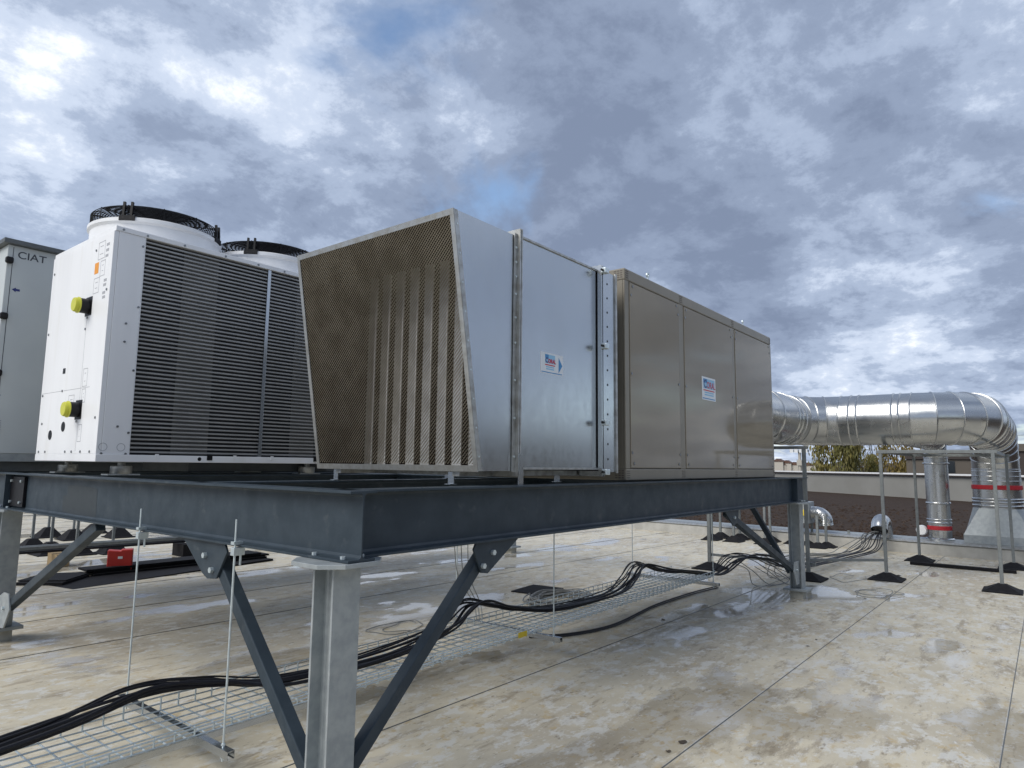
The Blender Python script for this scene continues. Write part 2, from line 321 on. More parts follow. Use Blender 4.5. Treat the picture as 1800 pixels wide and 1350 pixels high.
# parapet at the back left of the roof
pw = thing('parapet_wall', (0, 24, gz(0)), 'pale ribbed parapet closing the roof far behind the platform', 'wall')
for i in range(90): MB().box(-18 + i * .4, -18 + i * .4 + .34, 24 + (.0 if i % 2 else .03), 24.2, -.3, .95).build('cladding_strip', 'clad', pw)
MB().box(-18.1, 18.1, 23.9, 24.3, .95, 1.02).build('coping', 'coping', pw)
MB().box(-18, 18, 23.7, 24.0, -.3, .3).build('upstand', 'kerb', pw)
mb = MB(); mb.prism([(i * .3 + d, (.0 if k % 2 else .05)) for i in range(150) for k, d in ((0, 0), (0, .15), (1, .17), (1, .28))] + [(45, .3), (0, .3)], (-15, -15.6, -.3), (1, 0, 0), (0, -1, 0), (0, 0, 3.5))
pw2 = mb.build('added_screen_wall', 'clad_brown'); tag(pw2, 'unseen brown ribbed wall added to darken reflections in the cabinet and duct faces', 'wall')  # wall out of view, added to darken reflections on the metal faces
# land far below
mb = MB(); mb.add([(-3000, -3000, -9), (3000, -3000, -9), (3000, 3000, -9), (-3000, 3000, -9)], [(0, 1, 2, 3)]); struct(mb.build('ground', 'ground'))
MB_h = MB(); n_ = 60; vs = []
for i in range(n_ + 1):
    a = R(-14) + R(60) * i / n_; d = 900; h = 2 + 7 * (.5 + .5 * math.sin(i * .33)) + 3 * math.sin(i * 1.3) + random.uniform(-.8, .8)
    vs += [(CAM.x + d * math.cos(a), CAM.y + d * math.sin(a), -9), (CAM.x + (d + 40) * math.cos(a), CAM.y + (d + 40) * math.sin(a), max(h, -2) + 2), (CAM.x + (d + 400) * math.cos(a), CAM.y + (d + 400) * math.sin(a), -9)]
MB_h.add(vs, [(3 * i + j, 3 * i + 3 + j, 3 * i + 4 + j, 3 * i + 1 + j) for i in range(n_) for j in (0, 1)]); struct(MB_h.build('hills', 'hill'))

# ================================================================== STEEL PLATFORM
ZB, ZT = 1.187, 1.517
plat = thing('steel_platform', (0, 0, 0), 'blue-grey steel platform on galvanised columns carrying the rooftop machines', 'platform')
IP = ibeam(.33, .16, .0085, .0125, .018); HB = ibeam(.16, .16, .009, .014, .012)
def beamX(y, x0, x1, z=ZB): return MB().prism(IP, (x0, y, z), (0, 1, 0), (0, 0, 1), (x1 - x0, 0, 0)).build('beam', 'steel_paint', plat, bevel=.002)
def beamY(x, y0, y1, z=ZB): return MB().prism(IP, (x, y0, z), (1, 0, 0), (0, 0, 1), (0, y1 - y0, 0)).build('beam', 'steel_paint', plat, bevel=.002)
YA = .18
bB = beamY(0, 0, 10.2); bA = beamX(YA, .0065, 7.98)
for y in (1.62, 3.78, 4.95, 5.9, 7.3): beamX(y, .0065, 7.49 if y < 5.5 else 8.6, ZB)
beamY(7.58, YA + .006, 5.0, ZB); 
for x in (3.6,): 
    for y0, y1 in ((YA + .0065, 1.6135), (1.6265, 3.7735), (3.7865, 4.9435)): beamY(x, y0, y1, ZB)
MB().prism([(.005, .014), (.078, .014), (.078, .316), (.005, .316)], (7.45, YA, ZB), (0, -1, 0), (0, 0, 1), (.012, 0, 0)).build('stiffener', 'steel_paint', plat)
MB().prism([(.005, .014), (.078, .014), (.078, .316), (.005, .316)], (0, 5.02, ZB), (-1, 0, 0), (0, 0, 1), (0, .012, 0)).build('stiffener', 'steel_paint', plat)
ep = MB().box(-.032, -.0055, 4.66, 5.05, ZB + .03, ZT - .03).build('splice_plate', 'black', plat, bevel=.003)
spots('bolt', 'zinc', ep, [(-.046, y, z) for y in (4.72, 4.98) for z in (ZB + .07, ZT - .07)], (1, 0, 0), .014, .014, 6)
pt = MB(); pt.add([(-.0052, 3.09 + dy, 1.335 + dz - .09) for dy, dz in ((0, -.03), (.25, -.035), (.68, -.02), (.69, .11), (.60, .115), (.60, .195), (.3, .2), (.01, .185))], [tuple(range(8))]); pt.build('paint_patch', 'patch', bB)
def column(x, y, base_z, face='y', oct=True, plinth=.1):
    g0 = gz(x); c = MB().prism(HB, (x, y - .08, g0 + plinth + .03), (1, 0, 0), (0, 1, 0), (0, 0, base_z - .022 - g0 - plinth - .03)).build('column', 'galv_post', plat, bevel=.002)
    MB().prism([(-.19, -.1), (-.1, -.19), (.1, -.19), (.19, -.1), (.19, .1), (.1, .19), (-.1, .19), (-.19, .1)], (x, y, base_z - .022), (1, 0, 0), (0, 1, 0), (0, 0, .021)).build('cap_plate', 'galv_post', c, bevel=.002)
    MB().box(x - .15, x + .15, y - .15, y + .15, g0 + plinth, g0 + plinth + .03).build('base_plate', 'galv_post', c, bevel=.003)
    MB().box(x - .085, x + .085, y - .085, y + .085, g0 - .02, g0 + plinth).build('plinth', 'concrete', c, bevel=.005)
    spots('bolt', 'zinc', c, [(x + a, y + b, base_z + .0126) for a in (-.055, .055) for b in (-.11, .11) if not (abs(y - .18) < .3 and b < 0 and False)], (0, 0, 1), .013, .014, 6)
    return c
column(0, YA, ZB); column(0, 5.08, ZB); column(7.58, YA, ZB); cm = G(912, 973); column(cm.x, 5.9, ZB)
def brace(p, q, up, gt, gb):
    p, q = Vector(p), Vector(q)
    b = MB().bar(p, q, .07, .07, up).build('brace', 'steel_paint', plat, bevel=.006)
    return b
def gusset(poly, o, a, b, d, bolts, ax, m='steel_paint'):
    g = MB().prism(poly, o, a, b, d).build('gusset_plate', m, plat, bevel=.002)
    spots('bolt', 'zinc', g, bolts, ax, .017, .02, 6)
brace((-.005, 1.30, 1.13), (-.005, .30, .16), (1, 0, 0), 0, 0)
gusset([(1.62, 1.186), (1.13, 1.186), (1.10, 1.14), (1.20, .985), (1.30, .975), (1.36, 1.0)], (-.056, 0, 0), (0, 1, 0), (0, 0, 1), (.014, 0, 0), [(-.075, 1.33, 1.105), (-.075, 1.245, 1.03)], (1, 0, 0))
brace((1.10, YA, 1.14), (.10, YA, .19), (0, 1, 0), 0, 0)
gusset([(1.36, 1.186), (.95, 1.186), (.93, 1.15), (1.0, 1.01), (1.06, 1.0)], (0, YA - .056, 0), (1, 0, 0), (0, 0, 1), (0, .014, 0), [(1.10, YA - .075, 1.12), (1.01, YA - .075, 1.05)], (0, 1, 0))
brace((0, 3.0, 1.16), (0, 4.86, .32), (1, 0, 0), 0, 0)
gusset([(5.0, .13), (4.78, .16), (4.66, .33), (4.72, .46), (4.85, .46), (5.0, .40)], (-.052, 0, 0), (0, 1, 0), (0, 0, 1), (.014, 0, 0), [(-.07, 4.8, .33)], (1, 0, 0), 'galv_post')
brace((5.05, YA, 1.16), (7.42, YA, .30), (0, 1, 0), 0, 0); brace((7.58, .80, 1.16), (7.58, .27, .24), (1, 0, 0), 0, 0)
gusset([(7.5, .12), (7.5, .42), (7.3, .42), (7.26, .3), (7.36, .12)], (0, YA - .05, 0), (1, 0, 0), (0, 0, 1), (0, .014, 0), [(7.37, YA - .068, .31)], (0, 1, 0), 'galv_post')
gusset([(4.9, 1.186), (5.3, 1.186), (5.28, 1.06), (5.14, 1.02)], (0, YA - .05, 0), (1, 0, 0), (0, 0, 1), (0, .014, 0), [(5.15, YA - .068, 1.11)], (0, 1, 0))

# ================================================================== WHITE CHILLER
cx0, cx1, cy0, cy1, cz0, cz1 = .15, 2.72, 3.62, 5.05, 1.644, 3.66
chl = thing('chiller', (cx0 + .6, 4.3, ZT), 'white twin-fan rooftop chiller with slatted coils and lime capped pipe stubs', 'chiller')
e = MB().box(cx0, cx0 + .04, cy0 + .002, cy1, cz0 + .05, cz1 - .045).build('end_panel', 'white', chl, bevel=.004)
MB().box(cx0 + .041, .405, cy0, cy0 + .03, cz0 + .05, cz1 - .045).build('side_panel', 'white', chl, bevel=.003)
MB().box(cx0 + .041, cx1, cy1 - .03, cy1, cz0 + .05, cz1 - .05).build('rear_panel', 'white', chl)
MB().box(cx1 - .03, cx1, cy0, cy1 - .031, cz0 + .05, cz1 - .05).build('far_panel', 'white', chl)
MB().box(cx0 + .01, cx1 + .01, cy0 - .006, cy1 + .006, cz1 - .0445, cz1).build('top_cover', 'white', chl, bevel=.004)
MB().box(cx0 + .9, cx1 - .1, cy0 + .25, cy1 - .2, ZT + .03, cz0 - .0125).build('dark_gap_block', 'dark_trim', chl)  # solid dark block added so the shaded deck gap looks black
br = MB().box(cx0 - .004, cx1, cy0 - .012, cy1, cz0 - .012, cz0 + .049).build('base_rail', 'white', chl, bevel=.004)
MB().box(.405, cx1 - .031, cy0 + .06, cy0 + .10, cz0 + .05, cz1 - .05).build('coil_core', 'coil_back', chl)
for xa, xb in ((.78, 1.12), (2.0, 2.3)): MB().box(xa, xb, cy0 + .052, cy0 + .058, cz0 + .06, cz1 - .06).build('coil_strip', 'coil_pale', chl)
MB().box(1.62, 1.655, cy0 + .004, cy0 + .05, cz0 + .05, cz1 - .046).build('divider', 'galv', chl, bevel=.002)
MB().box(.4055, .412, cy0 + .001, cy0 + .03, cz0 + .05, cz1 - .046).build('edge_strip', 'white', chl)
sl0 = {}
ns = 52
for (xa, xb) in ((.413, 1.619), (1.656, 2.688)):
    for i in range(ns):
        z = cz0 + .075 + i * (cz1 - cz0 - .15) / (ns - 1)
        if xa not in sl0:
            sl0[xa] = MB().prism([(0, -.006), (.012, -.008), (.012, .006), (0, .008)], (xa, cy0 + .018, z), (0, 1, 0), (0, 0, 1), (xb - xa, 0, 0)).build('slat', 'slat', chl); b0 = sl0[xa].location.copy(); zz = z
        else: inst(sl0[xa], 'slat', chl, b0 + Vector((0, 0, z - zz)))
spots('screw', 'screw', chl, [(cx0 - .006, y, z) for y, z in ((cy0 + .06, 3.1), (cy0 + .07, 2.0), (cy1 - .06, 3.45), (cy1 - .05, 2.85), (cy1 - .05, 2.25), (cy1 - .1, 1.98), (4.06, 2.9), (4.08, 2.8), (4.5, 2.27), (4.1, 1.98), (3.98, 3.5), (4.3, 1.715), (4.15, 1.715), (3.95, 1.715), (3.75, 1.715), (4.8, 1.715), (4.97, 1.715))], (1, 0, 0), .011, .008)
spots('screw', 'screw', chl, [(x, cy0 - .006, z) for x, z in ((.39, 3.53), (.39, 2.98), (.39, 2.42), (.39, 1.88), (.30, 2.82), (.30, 2.66), (.30, 1.93), (.38, 1.70), (.19, 1.70))] + [(x, cy0 - .012, 3.635) for x in (.22, .42, .75, 1.15, 1.5, 1.8, 2.2, 2.6)], (0, 1, 0), .010, .008)
for x in (.20, .34): MB().rev([(.030, 0), (.034, 0), (.034, .0015), (.030, .0015)], (x, cy0 - .0015, 1.755), 20, (0, 1, 0), True).build('knockout_ring', 'pale_ink', chl)
for y, z in ((4.06, 3.0), (4.085, 2.08)):
    MB().box(cx0 - .002, cx0, y - .085, y + .06, z - .085, z + .085).build('pipe_opening', 'black', chl)
    p = MB().tube([(cx0 - .003, y, z), (cx0 - .075, y, z)], .066, 24).build('pipe_stub', 'black', chl, smooth=True)
    MB().rev([(.0, -.03), (.058, -.03), (.063, -.022), (.065, .0), (.072, .001), (.072, .012), (.0, .012)], (cx0 - .088, y, z), 24, (1, 0, 0)).build('cap', 'lime', p, smooth=True)
st = MB().box(cx0 - .0015, cx0, 3.90, 3.985, 3.28, 3.38).build('warning_label', 'orange', chl)
for (y0, y1, z0, z1) in ((3.79, 3.93, 3.40, 3.56), (3.76, 3.86, 3.24, 3.38), (3.86, 3.98, 3.10, 3.24), (3.94, 4.04, 2.28, 2.44), (3.95, 4.03, 2.14, 2.26), (4.2, 4.33, 2.05, 2.22), (3.97, 4.05, 1.80, 1.95)):
    o = MB()
    for a, b, c, d in ((y0, y1, z1 - .005, z1), (y0, y1, z0, z0 + .005), (y0, y0 + .003, z0, z1), (y1 - .003, y1, z0, z1), (y0 + .035, y1 - .035, z0 + .045, z0 + .05), (y0 + .035, y1 - .035, z1 - .045, z1 - .04)): o.box(cx0 - .001, cx0 - .0001, a, b, c, d)
    o.build('printed_label', 'pale_ink', chl)
for y, z in ((3.73, 3.51), (3.735, 3.46), (3.74, 3.41), (3.73, 3.19), (3.735, 3.15), (3.74, 3.08), (3.735, 3.04)):
    MB().box(cx0 - .001, cx0 - .0001, y - .03, y + .03, z - .012, z + .012).build('printed_label', 'pale_ink', chl)
MB().box(cx0 - .002, cx0, 4.47, 4.53, 2.43, 2.48).build('square_hole', 'black', chl)
for y, z in ((4.71, 1.87), (4.40, 1.94)): MB().disc((cx0 - .001, y, z), .045, (-1, 0, 0), .002, 20).build('round_hole', 'black', chl)
MB().box(cx0 - .0008, cx0 - .0001, cy0 + .25, cy1 - .02, 2.268, 2.272).build('panel_joint', 'pale_ink', chl)
MB().box(cx0 - .0008, cx0 - .0001, 4.068, 4.071, 1.72, 2.95).build('panel_joint', 'pale_ink', chl)
MB().disc((1.02, cy0 - .013, cz0 + .02), .018, (0, 1, 0), .002, 14).build('rail_hole', 'black', br)
for x in (1.09, 2.26): MB().box(x, x + .05, cy0 - .02, cy0 - .0125, cz0 + .01, cz0 + .055).build('latch', 'black', br)
for x in (.62, 1.35, 1.75): MB().box(x, x + .03, cy0 - .018, cy0 - .0125, cz0 + .02, cz0 + .06).build('bracket', 'white', br)
for x, y in ((.40, 3.73), (.40, 4.95), (2.30, 3.78), (2.30, 4.95)):
    mt = MB().rev([(0, 0), (.082, 0), (.085, .004), (.085, .062), (.080, .068), (.03, .068), (.03, .100), (0, .100)], (x, y, ZT + .013), 28).build('anti_vibration_mount', 'galv_worn', chl, smooth=True)
    MB().box(x - .13, x + .13, y - .07, y + .07, ZT + .001, ZT + .0125).build('mount_plate', 'galv_post', mt)
for fx in (.80, 2.03):
    fy = 4.33; fr = .575; z0 = cz1
    cw = MB().rev([(fr - .02, 0), (fr, 0), (fr, .15), (fr + .022, .17), (fr + .022, .20), (fr, .215), (fr - .02, .215), (fr - .02, 0)], (fx, fy, z0), 64).build('fan_cowl', 'white', chl, smooth=True)
    g = MB(); gzb = z0 + .215
    def hgt(r_): return gzb + .115 * min(1, max(0, (fr + .0 - r_) / .04)) if r_ > fr - .04 else gzb + .115 + .012 * (1 - r_ / fr)
    for k in range(9): zz_ = gzb + k * .0125; g.rev([(fr, -.004), (fr + .005, 0), (fr, .004), (fr - .005, 0)], (fx, fy, zz_), 60, closed=True)
    for k in range(24): r_ = fr - .008 - k * .0215; g.rev([(r_, -.004), (r_ + .005, 0), (r_, .004), (r_ - .005, 0)], (fx, fy, gzb + .108 + .0008 * k), 48, closed=True)
    for k in range(12):
        a = 2 * math.pi * k / 12 + .2; c, s_ = math.cos(a), math.sin(a)
        g.tube([(fx + c * fr, fy + s_ * fr, gzb - .03), (fx + c * fr, fy + s_ * fr, gzb + .108), (fx + c * .1, fy + s_ * .1, gzb + .125)], .0065, 5)
    g.build('fan_guard', 'black', cw)
    for a in (R(222), R(312), R(42), R(132)):
        c, s_ = math.cos(a), math.sin(a); t_ = Vector((-s_, c, 0)); rd = Vector((c, s_, 0)); p = Vector((fx, fy, 0)) + rd * (fr + .02)
        b = MB()
        for q in (-.035, .035): b.bar(p + t_ * q + Vector((0, 0, gzb - .03)), p + t_ * q - rd * .01 + Vector((0, 0, gzb + .135)), .02, .022, rd)
        b.bar(p - t_ * .07 + Vector((0, 0, gzb - .02)), p + t_ * .07 + Vector((0, 0, gzb - .02)), .02, .05)
        b.build('guard_bracket', 'black', cw)
    hub = MB().rev([(0, .12), (.11, .11), (.13, .02), (.13, -.05), (0, -.05)], (fx, fy, z0 + .02), 24).build('fan_hub', 'black', cw, smooth=True)
    for k in range(6):
        a = 2 * math.pi * k / 6; c, s_ = math.cos(a), math.sin(a); c2, s2 = math.cos(a + .5), math.sin(a + .5)
        MB().add([(fx + c * .12, fy + s_ * .12, z0 + .02), (fx + c * .53, fy + s_ * .53, z0 + .03), (fx + c2 * .53, fy + s2 * .53, z0 + .11), (fx + c2 * .12, fy + s2 * .12, z0 + .10)], [(0, 1, 2, 3)]).build('fan_blade', 'black', cw)

# ================================================================== GREY AIR HANDLING UNIT
ay, ax0, az0, az1 = 5.65, -.085, 1.70, 3.83
ahu = thing('air_handling_unit', (1.6, 6.4, ZT), 'pale grey panelled air handling unit standing behind the white chiller', 'air handling unit')
MB().box(ax0, 4.3, ay, 7.25, az0, az1).build('casing', 'ahu', ahu, bevel=.006)
MB().box(ax0 - .05, 4.35, ay - .06, 7.3, az1 + .001, az1 + .05).build('roof_cover', 'dark_trim', ahu, bevel=.005)
MB().box(ax0 + .005, 4.29, ay + .005, 7.24, az0 - .08, az0 - .001).build('base_frame', 'galv_post', ahu)
MB().box(ax0 + .08, 6.5, ay + .10, 7.2, ZT + .002, az0 - .081).build('dark_gap_base', 'dark_trim', ahu)  # dark base, run past the casing to black out the shaded deck gap
MB().box(ax0 + .045, ax0 + .051, ay - .0015, ay, az0 + .03, az1 - .02).build('door_joint', 'ink', ahu)
for z in (3.66, 3.08, 2.50, 1.95):
    h = MB().box(ax0 - .02, ax0 + .05, ay - .055, ay - .002, z - .035, z + .035).build('hinge', 'black', ahu, bevel=.018)
lettering('CIAT', .105, (ax0 + .085, ay - .001, 3.705), (1.1, 0, 0), (0, 0, 1), 'ink', ahu, bold=.001)
def arrow(x, z, s, d, m, par):
    MB().prism([(-1 * d, 0), (0, .7), (0, .32), (1 * d, .32), (1 * d, -.32), (0, -.32), (0, -.7)], (x, ay - .0015, z), (s, 0, 0), (0, 0, s), (0, .0012, 0)).build('arrow_sign', m, par)
arrow(ax0 + .10, 3.37, .035, 1, 'navy', ahu); arrow(ax0 + .03, 2.28, .035, -1, 'navy', ahu)
o = MB().rev([(.03, 0), (.036, 0), (.036, .001), (.03, .001)], (.42, ay - .0012, 3.02), 20, (0, 1, 0), True)
for a, b, c, d in ((.355, .485, 3.085, 3.09), (.355, .485, 2.95, 2.955), (.355, .36, 2.95, 3.09), (.48, .485, 2.95, 3.09)): o.box(a, b, ay - .0012, ay - .0002, c, d)
o.build('symbol', 'ink', ahu)
for k in range(5): MB().box(ax0 + .02, ax0 + .09, ay - .001, ay - .0001, 1.93 + k * .022, 1.943 + k * .022).build('data_plate_line', 'pale_ink', ahu)

# ================================================================== INTAKE HOOD AND DUCT BOX
Y0, Y1 = .18, 1.79
hx_t, hx_b, fx, bx1, hz0, hz1 = .749, 1.017, 1.37, 2.42, 1.607, 3.189
hood = thing('intake_duct', (1.6, .98, ZT), 'galvanised intake duct with slanted mesh-fronted hood and silencer splitters inside', 'duct')
side = [(hx_t, hz1), (hx_b, hz0), (fx, hz0), (fx, hz1)]
for y in (Y0, Y1 - .004): MB().prism(side, (0, y, 0), (1, 0, 0), (0, 0, 1), (0, .004, 0)).build('hood_side', 'galv', hood)
MB().box(hx_t, fx, Y0 + .0045, Y1 - .0045, hz1 - .004, hz1 - .0002).build('hood_top', 'galv_worn', hood)
MB().box(hx_b, fx, Y0 + .0045, Y1 - .0045, hz0 + .0002, hz0 + .004).build('hood_floor', 'galv', hood)
fr_ = Vector((hx_b - hx_t, 0, hz0 - hz1)).normalized(); fnn = Vector((fr_.z, 0, -fr_.x))       # down the slanted front; outward normal
Ls = (Vector((hx_b, 0, hz0)) - Vector((hx_t, 0, hz1))).length
fo = Vector((hx_t, 0, hz1))
def fbox(y0, y1, s0, s1, d0, d1, name, m, par, bevel=0):
    return MB().prism([(y0, s0), (y1, s0), (y1, s1), (y0, s1)], fo + fnn * d0, (0, 1, 0), fr_, fnn * (d1 - d0)).build(name, m, par, bevel=bevel)
ff = fbox(Y0 - .002, Y1 + .002, -.003, .034, -.003, .004, 'front_frame', 'galv_worn', hood)
fbox(Y0 - .002, Y1 + .002, Ls - .034, Ls + .004, -.003, .004, 'front_frame', 'galv_worn', hood)
fbox(Y0 - .002, Y0 + .030, .0345, Ls - .0345, -.003, .004, 'front_frame', 'galv_worn', hood); fbox(Y1 - .030, Y1 + .002, .0345, Ls - .0345, -.003, .004, 'front_frame', 'galv_worn', hood)
MB().prism([(hx_t, hz1), (hx_b, hz0), (hx_b + .035, hz0), (hx_t + .035, hz1)], (0, Y0 - .0035, 0), (1, 0, 0), (0, 0, 1), (0, .0033, 0)).build('side_flange', 'galv_worn', hood)
spots('rivet', 'zinc', hood, [fo + fr_ * (Ls * (i + .5) / 9) + Vector((.018, Y0 - .007 - 0, 0)) for i in range(9)], (0, 1, 0), .006, .004, 8)
# expanded metal screen: one joined part, the strands are too fine to pick apart
mb = MB(); pw_, ph_ = .026, .0115; ya, yb = Y0 + .028, Y1 - .028; sa, sb = .032, Ls - .032; ny = int((yb - ya) / (pw_ / 2)); nr = int((sb - sa) / ph_)
for r_ in range(nr):
    s0 = sa + r_ * ph_; vs = []
    for i in range(ny + 1):
        y = ya + i * pw_ / 2; up_ = (i + r_) % 2; s_ = s0 + (ph_ * .94 if up_ else .0)
        c = fo + Vector((0, y, 0)) + fr_ * s_
        vs += [c + fr_ * -.0028 + fnn * .0022, c + fr_ * .0028 - fnn * .0022]
    mb.add(vs, [(2 * i, 2 * i + 1, 2 * i + 3, 2 * i + 2) for i in range(ny)])
scr = mb.build('mesh_screen', 'mesh', hood); scr['kind'] = 'stuff'
# splitters behind the mesh
for i in range(10):
    y = Y0 + .035 + i * .16
    sp = MB().box(fx + .06, bx1 - .05, y + .0, y + .090, hz0 + .03, hz1 - .006).build('splitter', 'brown', hood)
    MB().prism([(0, -.001), (.0, .091), (-.010, .091), (-.014, .082), (-.014, .008), (-.010, -.001)], (fx + .0595, y, hz0 + .03), (1, 0, 0), (0, 1, 0), (0, 0, hz1 - hz0 - .036)).build('nose_strip', 'nose', sp)
MB().box(hx_t + .02, fx + .05, Y0 + .03, Y1 - .03, hz1 - .030, hz1 - .0045).build('shade_lining', 'brown', hood)  # brown sheet added to darken the hood ceiling, shade put into colour
MB().prism([(hx_t + .02, hz1 - .031), (hx_b + .02, hz0 + .032), (fx + .05, hz0 + .032), (fx + .05, hz1 - .031)], (0, Y1 - .03, 0), (1, 0, 0), (0, 0, 1), (0, .0255, 0)).build('shade_lining', 'brown', hood)  # matching dark sheet added on the left inner wall for shade
MB().box(bx1 - .045, bx1 - .04, Y0 + .02, Y1 - .02, hz0 + .03, hz1 - .03).build('back_plate', 'brown', hood)
MB().box(fx + .030, fx + .040, .52, .59, 2.30, 2.42).build('rust_tag', mat('tan_label', (.30, .22, .12), rough=.7), hood)
# duct box
for y in (Y0 + .006, Y1 - .010): MB().box(fx + .031, bx1, y, y + .004, 1.625, 3.20).build('duct_side', 'galv', hood)
MB().box(fx + .031, bx1, Y0 + .0105, Y1 - .0105, 3.196, 3.20).build('duct_top', 'galv', hood)
MB().box(fx + .031, bx1, Y0 + .0105, Y1 - .0105, 1.625, 1.629).build('duct_floor', 'galv', hood)
MB().box(fx + .031, bx1, Y0 - .004, Y0 + .0055, 3.192, 3.206).build('top_seam', 'galv_worn', hood)
MB().box(fx + .031, bx1, Y0 - .006, Y0 + .0055, 1.617, 1.632).build('bottom_seam', 'galv_worn', hood)
def flange(x, w, out, m='galv_worn'):
    f = MB().box(x, x + w, Y0 - out, Y0 - .0045, 1.607 - out, 3.20 + out).build('flange', m, hood)
    MB().box(x, x + w, Y0 - .004, Y1 + out, 3.2005, 3.20 + out).build('flange', m, hood); MB().box(x, x + w, Y1 + .0005, Y1 + out, 1.607 - out, 3.20).build('flange', m, hood); MB().box(x, x + w, Y0 - .004, Y1, 1.607 - out, 1.6065).build('flange', m, hood); return f
f1 = flange(fx, .012, .035); f2 = flange(fx + .018, .012, .035)
MB().box(fx - .03, fx - .0005, Y0 - .012, Y0 - .004, 1.60, 3.20).build('joint_strip', 'galv_worn', hood)
spots('bolt', 'zinc', f1, [(fx - .018, Y0 - .020, z) for z in (1.70, 1.95, 2.2, 2.45, 2.62, 2.78, 2.90, 3.0, 3.1)], (0, 1, 0), .008, .008, 6)
MB().box(fx + .0, fx + .05, Y0 - .042, Y0 - .036, ZT + .002, 1.72).build('support_bracket', 'galv', hood)
f3 = flange(bx1, .012, .04, 'galv'); f4 = flange(bx1 + .024, .012, .04, 'galv')
MB().box(bx1 + .0125, bx1 + .0235, Y0 - .02, Y1 + .02, 1.60, 3.21).build('gasket', 'black', hood)
for z in (1.60, 1.98, 2.58, 3.19):
    cl = MB().box(bx1 - .012, bx1 + .048, Y0 - .085, Y0 - .041, z - .022, z + .022).build('clamp', 'zinc', hood, bevel=.006)
    MB().tube([(bx1 - .035, Y0 - .062, z), (bx1 + .07, Y0 - .062, z)], .010, 8).build('clamp_bolt', 'black', cl)
for a, b, c, d in ((Y0 - .01, Y0 - .006, 1.60, 3.215), (Y1 + .006, Y1 + .01, 1.60, 3.215)): MB().box(bx1 + .0365, 2.70, a, b, c, d).build('collar', 'galv', hood)
MB().box(bx1 + .0365, 2.70, Y0 - .0055, Y1 + .0055, 3.208, 3.212).build('collar', 'galv', hood); MB().box(bx1 + .0365, 2.70, Y0 - .0055, Y1 + .0055, 1.601, 1.605).build('collar', 'galv', hood)
spots('bolt_hole', 'black', hood, [(2.56, Y0 - .012, 1.70 + i * .118) for i in range(13)], (0, 1, 0), .009, .0015, 8)
MB().box(2.675, 2.70, Y0 - .022, Y0 - .0105, 1.59, 3.225).build('collar_flange', 'galv_worn', hood)
# little support feet under the hood
for x, y in ((1.06, .42), (1.06, 1.6), (2.25, .42), (2.25, 1.6)): MB().prism([(-.03, 0), (.03, 0), (.03, .006), (.006, .006), (.006, .08), (-.0, .08), (-.0, .006), (-.03, .006)], (x, y, ZT + .001), (1, 0, 0), (0, 0, 1), (0, .05, 0)).build('foot', 'galv', hood)
MB().box(hx_b + .03, bx1 - .02, .36, .42, ZT + .055, 1.6065).build('support_rail', 'galv_worn', hood)
MB().box(hx_b + .03, bx1 - .02, 1.55, 1.61, ZT + .055, 1.6065).build('support_rail', 'galv_worn', hood)
def sticker(x0, x1, z0, z1, y, par, arrow_=False):
    s = MB().box(x0, x1, y - .001, y - .0002, z0, z1).build('sticker', 'paper', par); w, h = x1 - x0, z1 - z0; yy = y - .0022
    xe = x0 + w * (.10 if not arrow_ else .20); xw = w * (.82 if not arrow_ else .44)
    MB().box(xe, xe + xw, y - .0016, y - .0011, z0 + h * .50, z0 + h * .92).build('sticker_panel', 'sky_ink', s)
    MB().box(xe, xe + xw * .34, y - .0019, y - .0017, z0 + h * .74, z0 + h * .92).build('sticker_panel', 'blue_ink', s)
    lettering('C', xw * .40, (xe + xw * .02, yy, z0 + h * .53), (1, 0, 0), (0, 0, 1), 'navy', s, bold=.002, depth=.0002)
    lettering('ORAL', xw * .32, (xe + xw * .30, yy, z0 + h * .53), (.92, 0, 0), (0, 0, 1), 'redink', s, bold=.002, depth=.0002)
    MB().box(xe, xe + xw, y - .0016, y - .0011, z0 + h * .40, z0 + h * .45).build('sticker_line', 'redink', s)
    for q in (.30, .20): MB().box(xe + xw * .1, xe + xw * .9, y - .0016, y - .0011, z0 + h * q, z0 + h * (q + .06)).build('sticker_line', 'sky_ink', s)
    MB().box(x0 + w * .04, x1 - w * .04, y - .0016, y - .0011, z0 + h * .05, z0 + h * .09).build('sticker_line', 'blue_ink', s)
    if arrow_: MB().prism([(0, .12), (.17, .5), (0, .88)], (x0 + w * .80, y - .0016, z0), (w, 0, 0), (0, 0, h), (0, .0005, 0)).build('sticker_arrow', 'blue_ink', s)
sticker(1.665, 1.945, 2.29, 2.44, Y0 + .006, hood, True)

# ================================================================== TAUPE CABINET
bx, ex, kz0, kz1, kY0, kY1 = 2.87, 6.76, 1.53, 3.335, .18, 1.80
cab = thing('filter_cabinet', (4.8, 1.0, ZT), 'glossy taupe metal cabinet of three tall panels with a white sticker', 'cabinet')
MB().box(bx + .02, ex - .02, kY0 + .02, kY1 - .02, kz0 + .01, kz1 - .01).build('core', 'beige_dull', cab)
MB().box(bx, ex, kY0, kY1, kz1 - .105, kz1).build('top_rail', 'beige_dull', cab, bevel=.012)
MB().box(bx, ex, kY0, kY1, kz0, kz0 + .095).build('bottom_rail', 'beige_dull', cab, bevel=.008)
for a, b in ((bx, 2.945), (3.945, 4.055), (5.36, 5.445), (6.715, ex)): MB().box(a, b, kY0 + .001, kY0 + .0195, kz0 + .0955, kz1 - .1055).build('post', 'beige_dull', cab, bevel=.004)
MB().box(bx, bx + .0195, kY0 + .021, kY1, kz0 + .0955, kz1 - .1055).build('end_panel', 'beige_dull', cab)
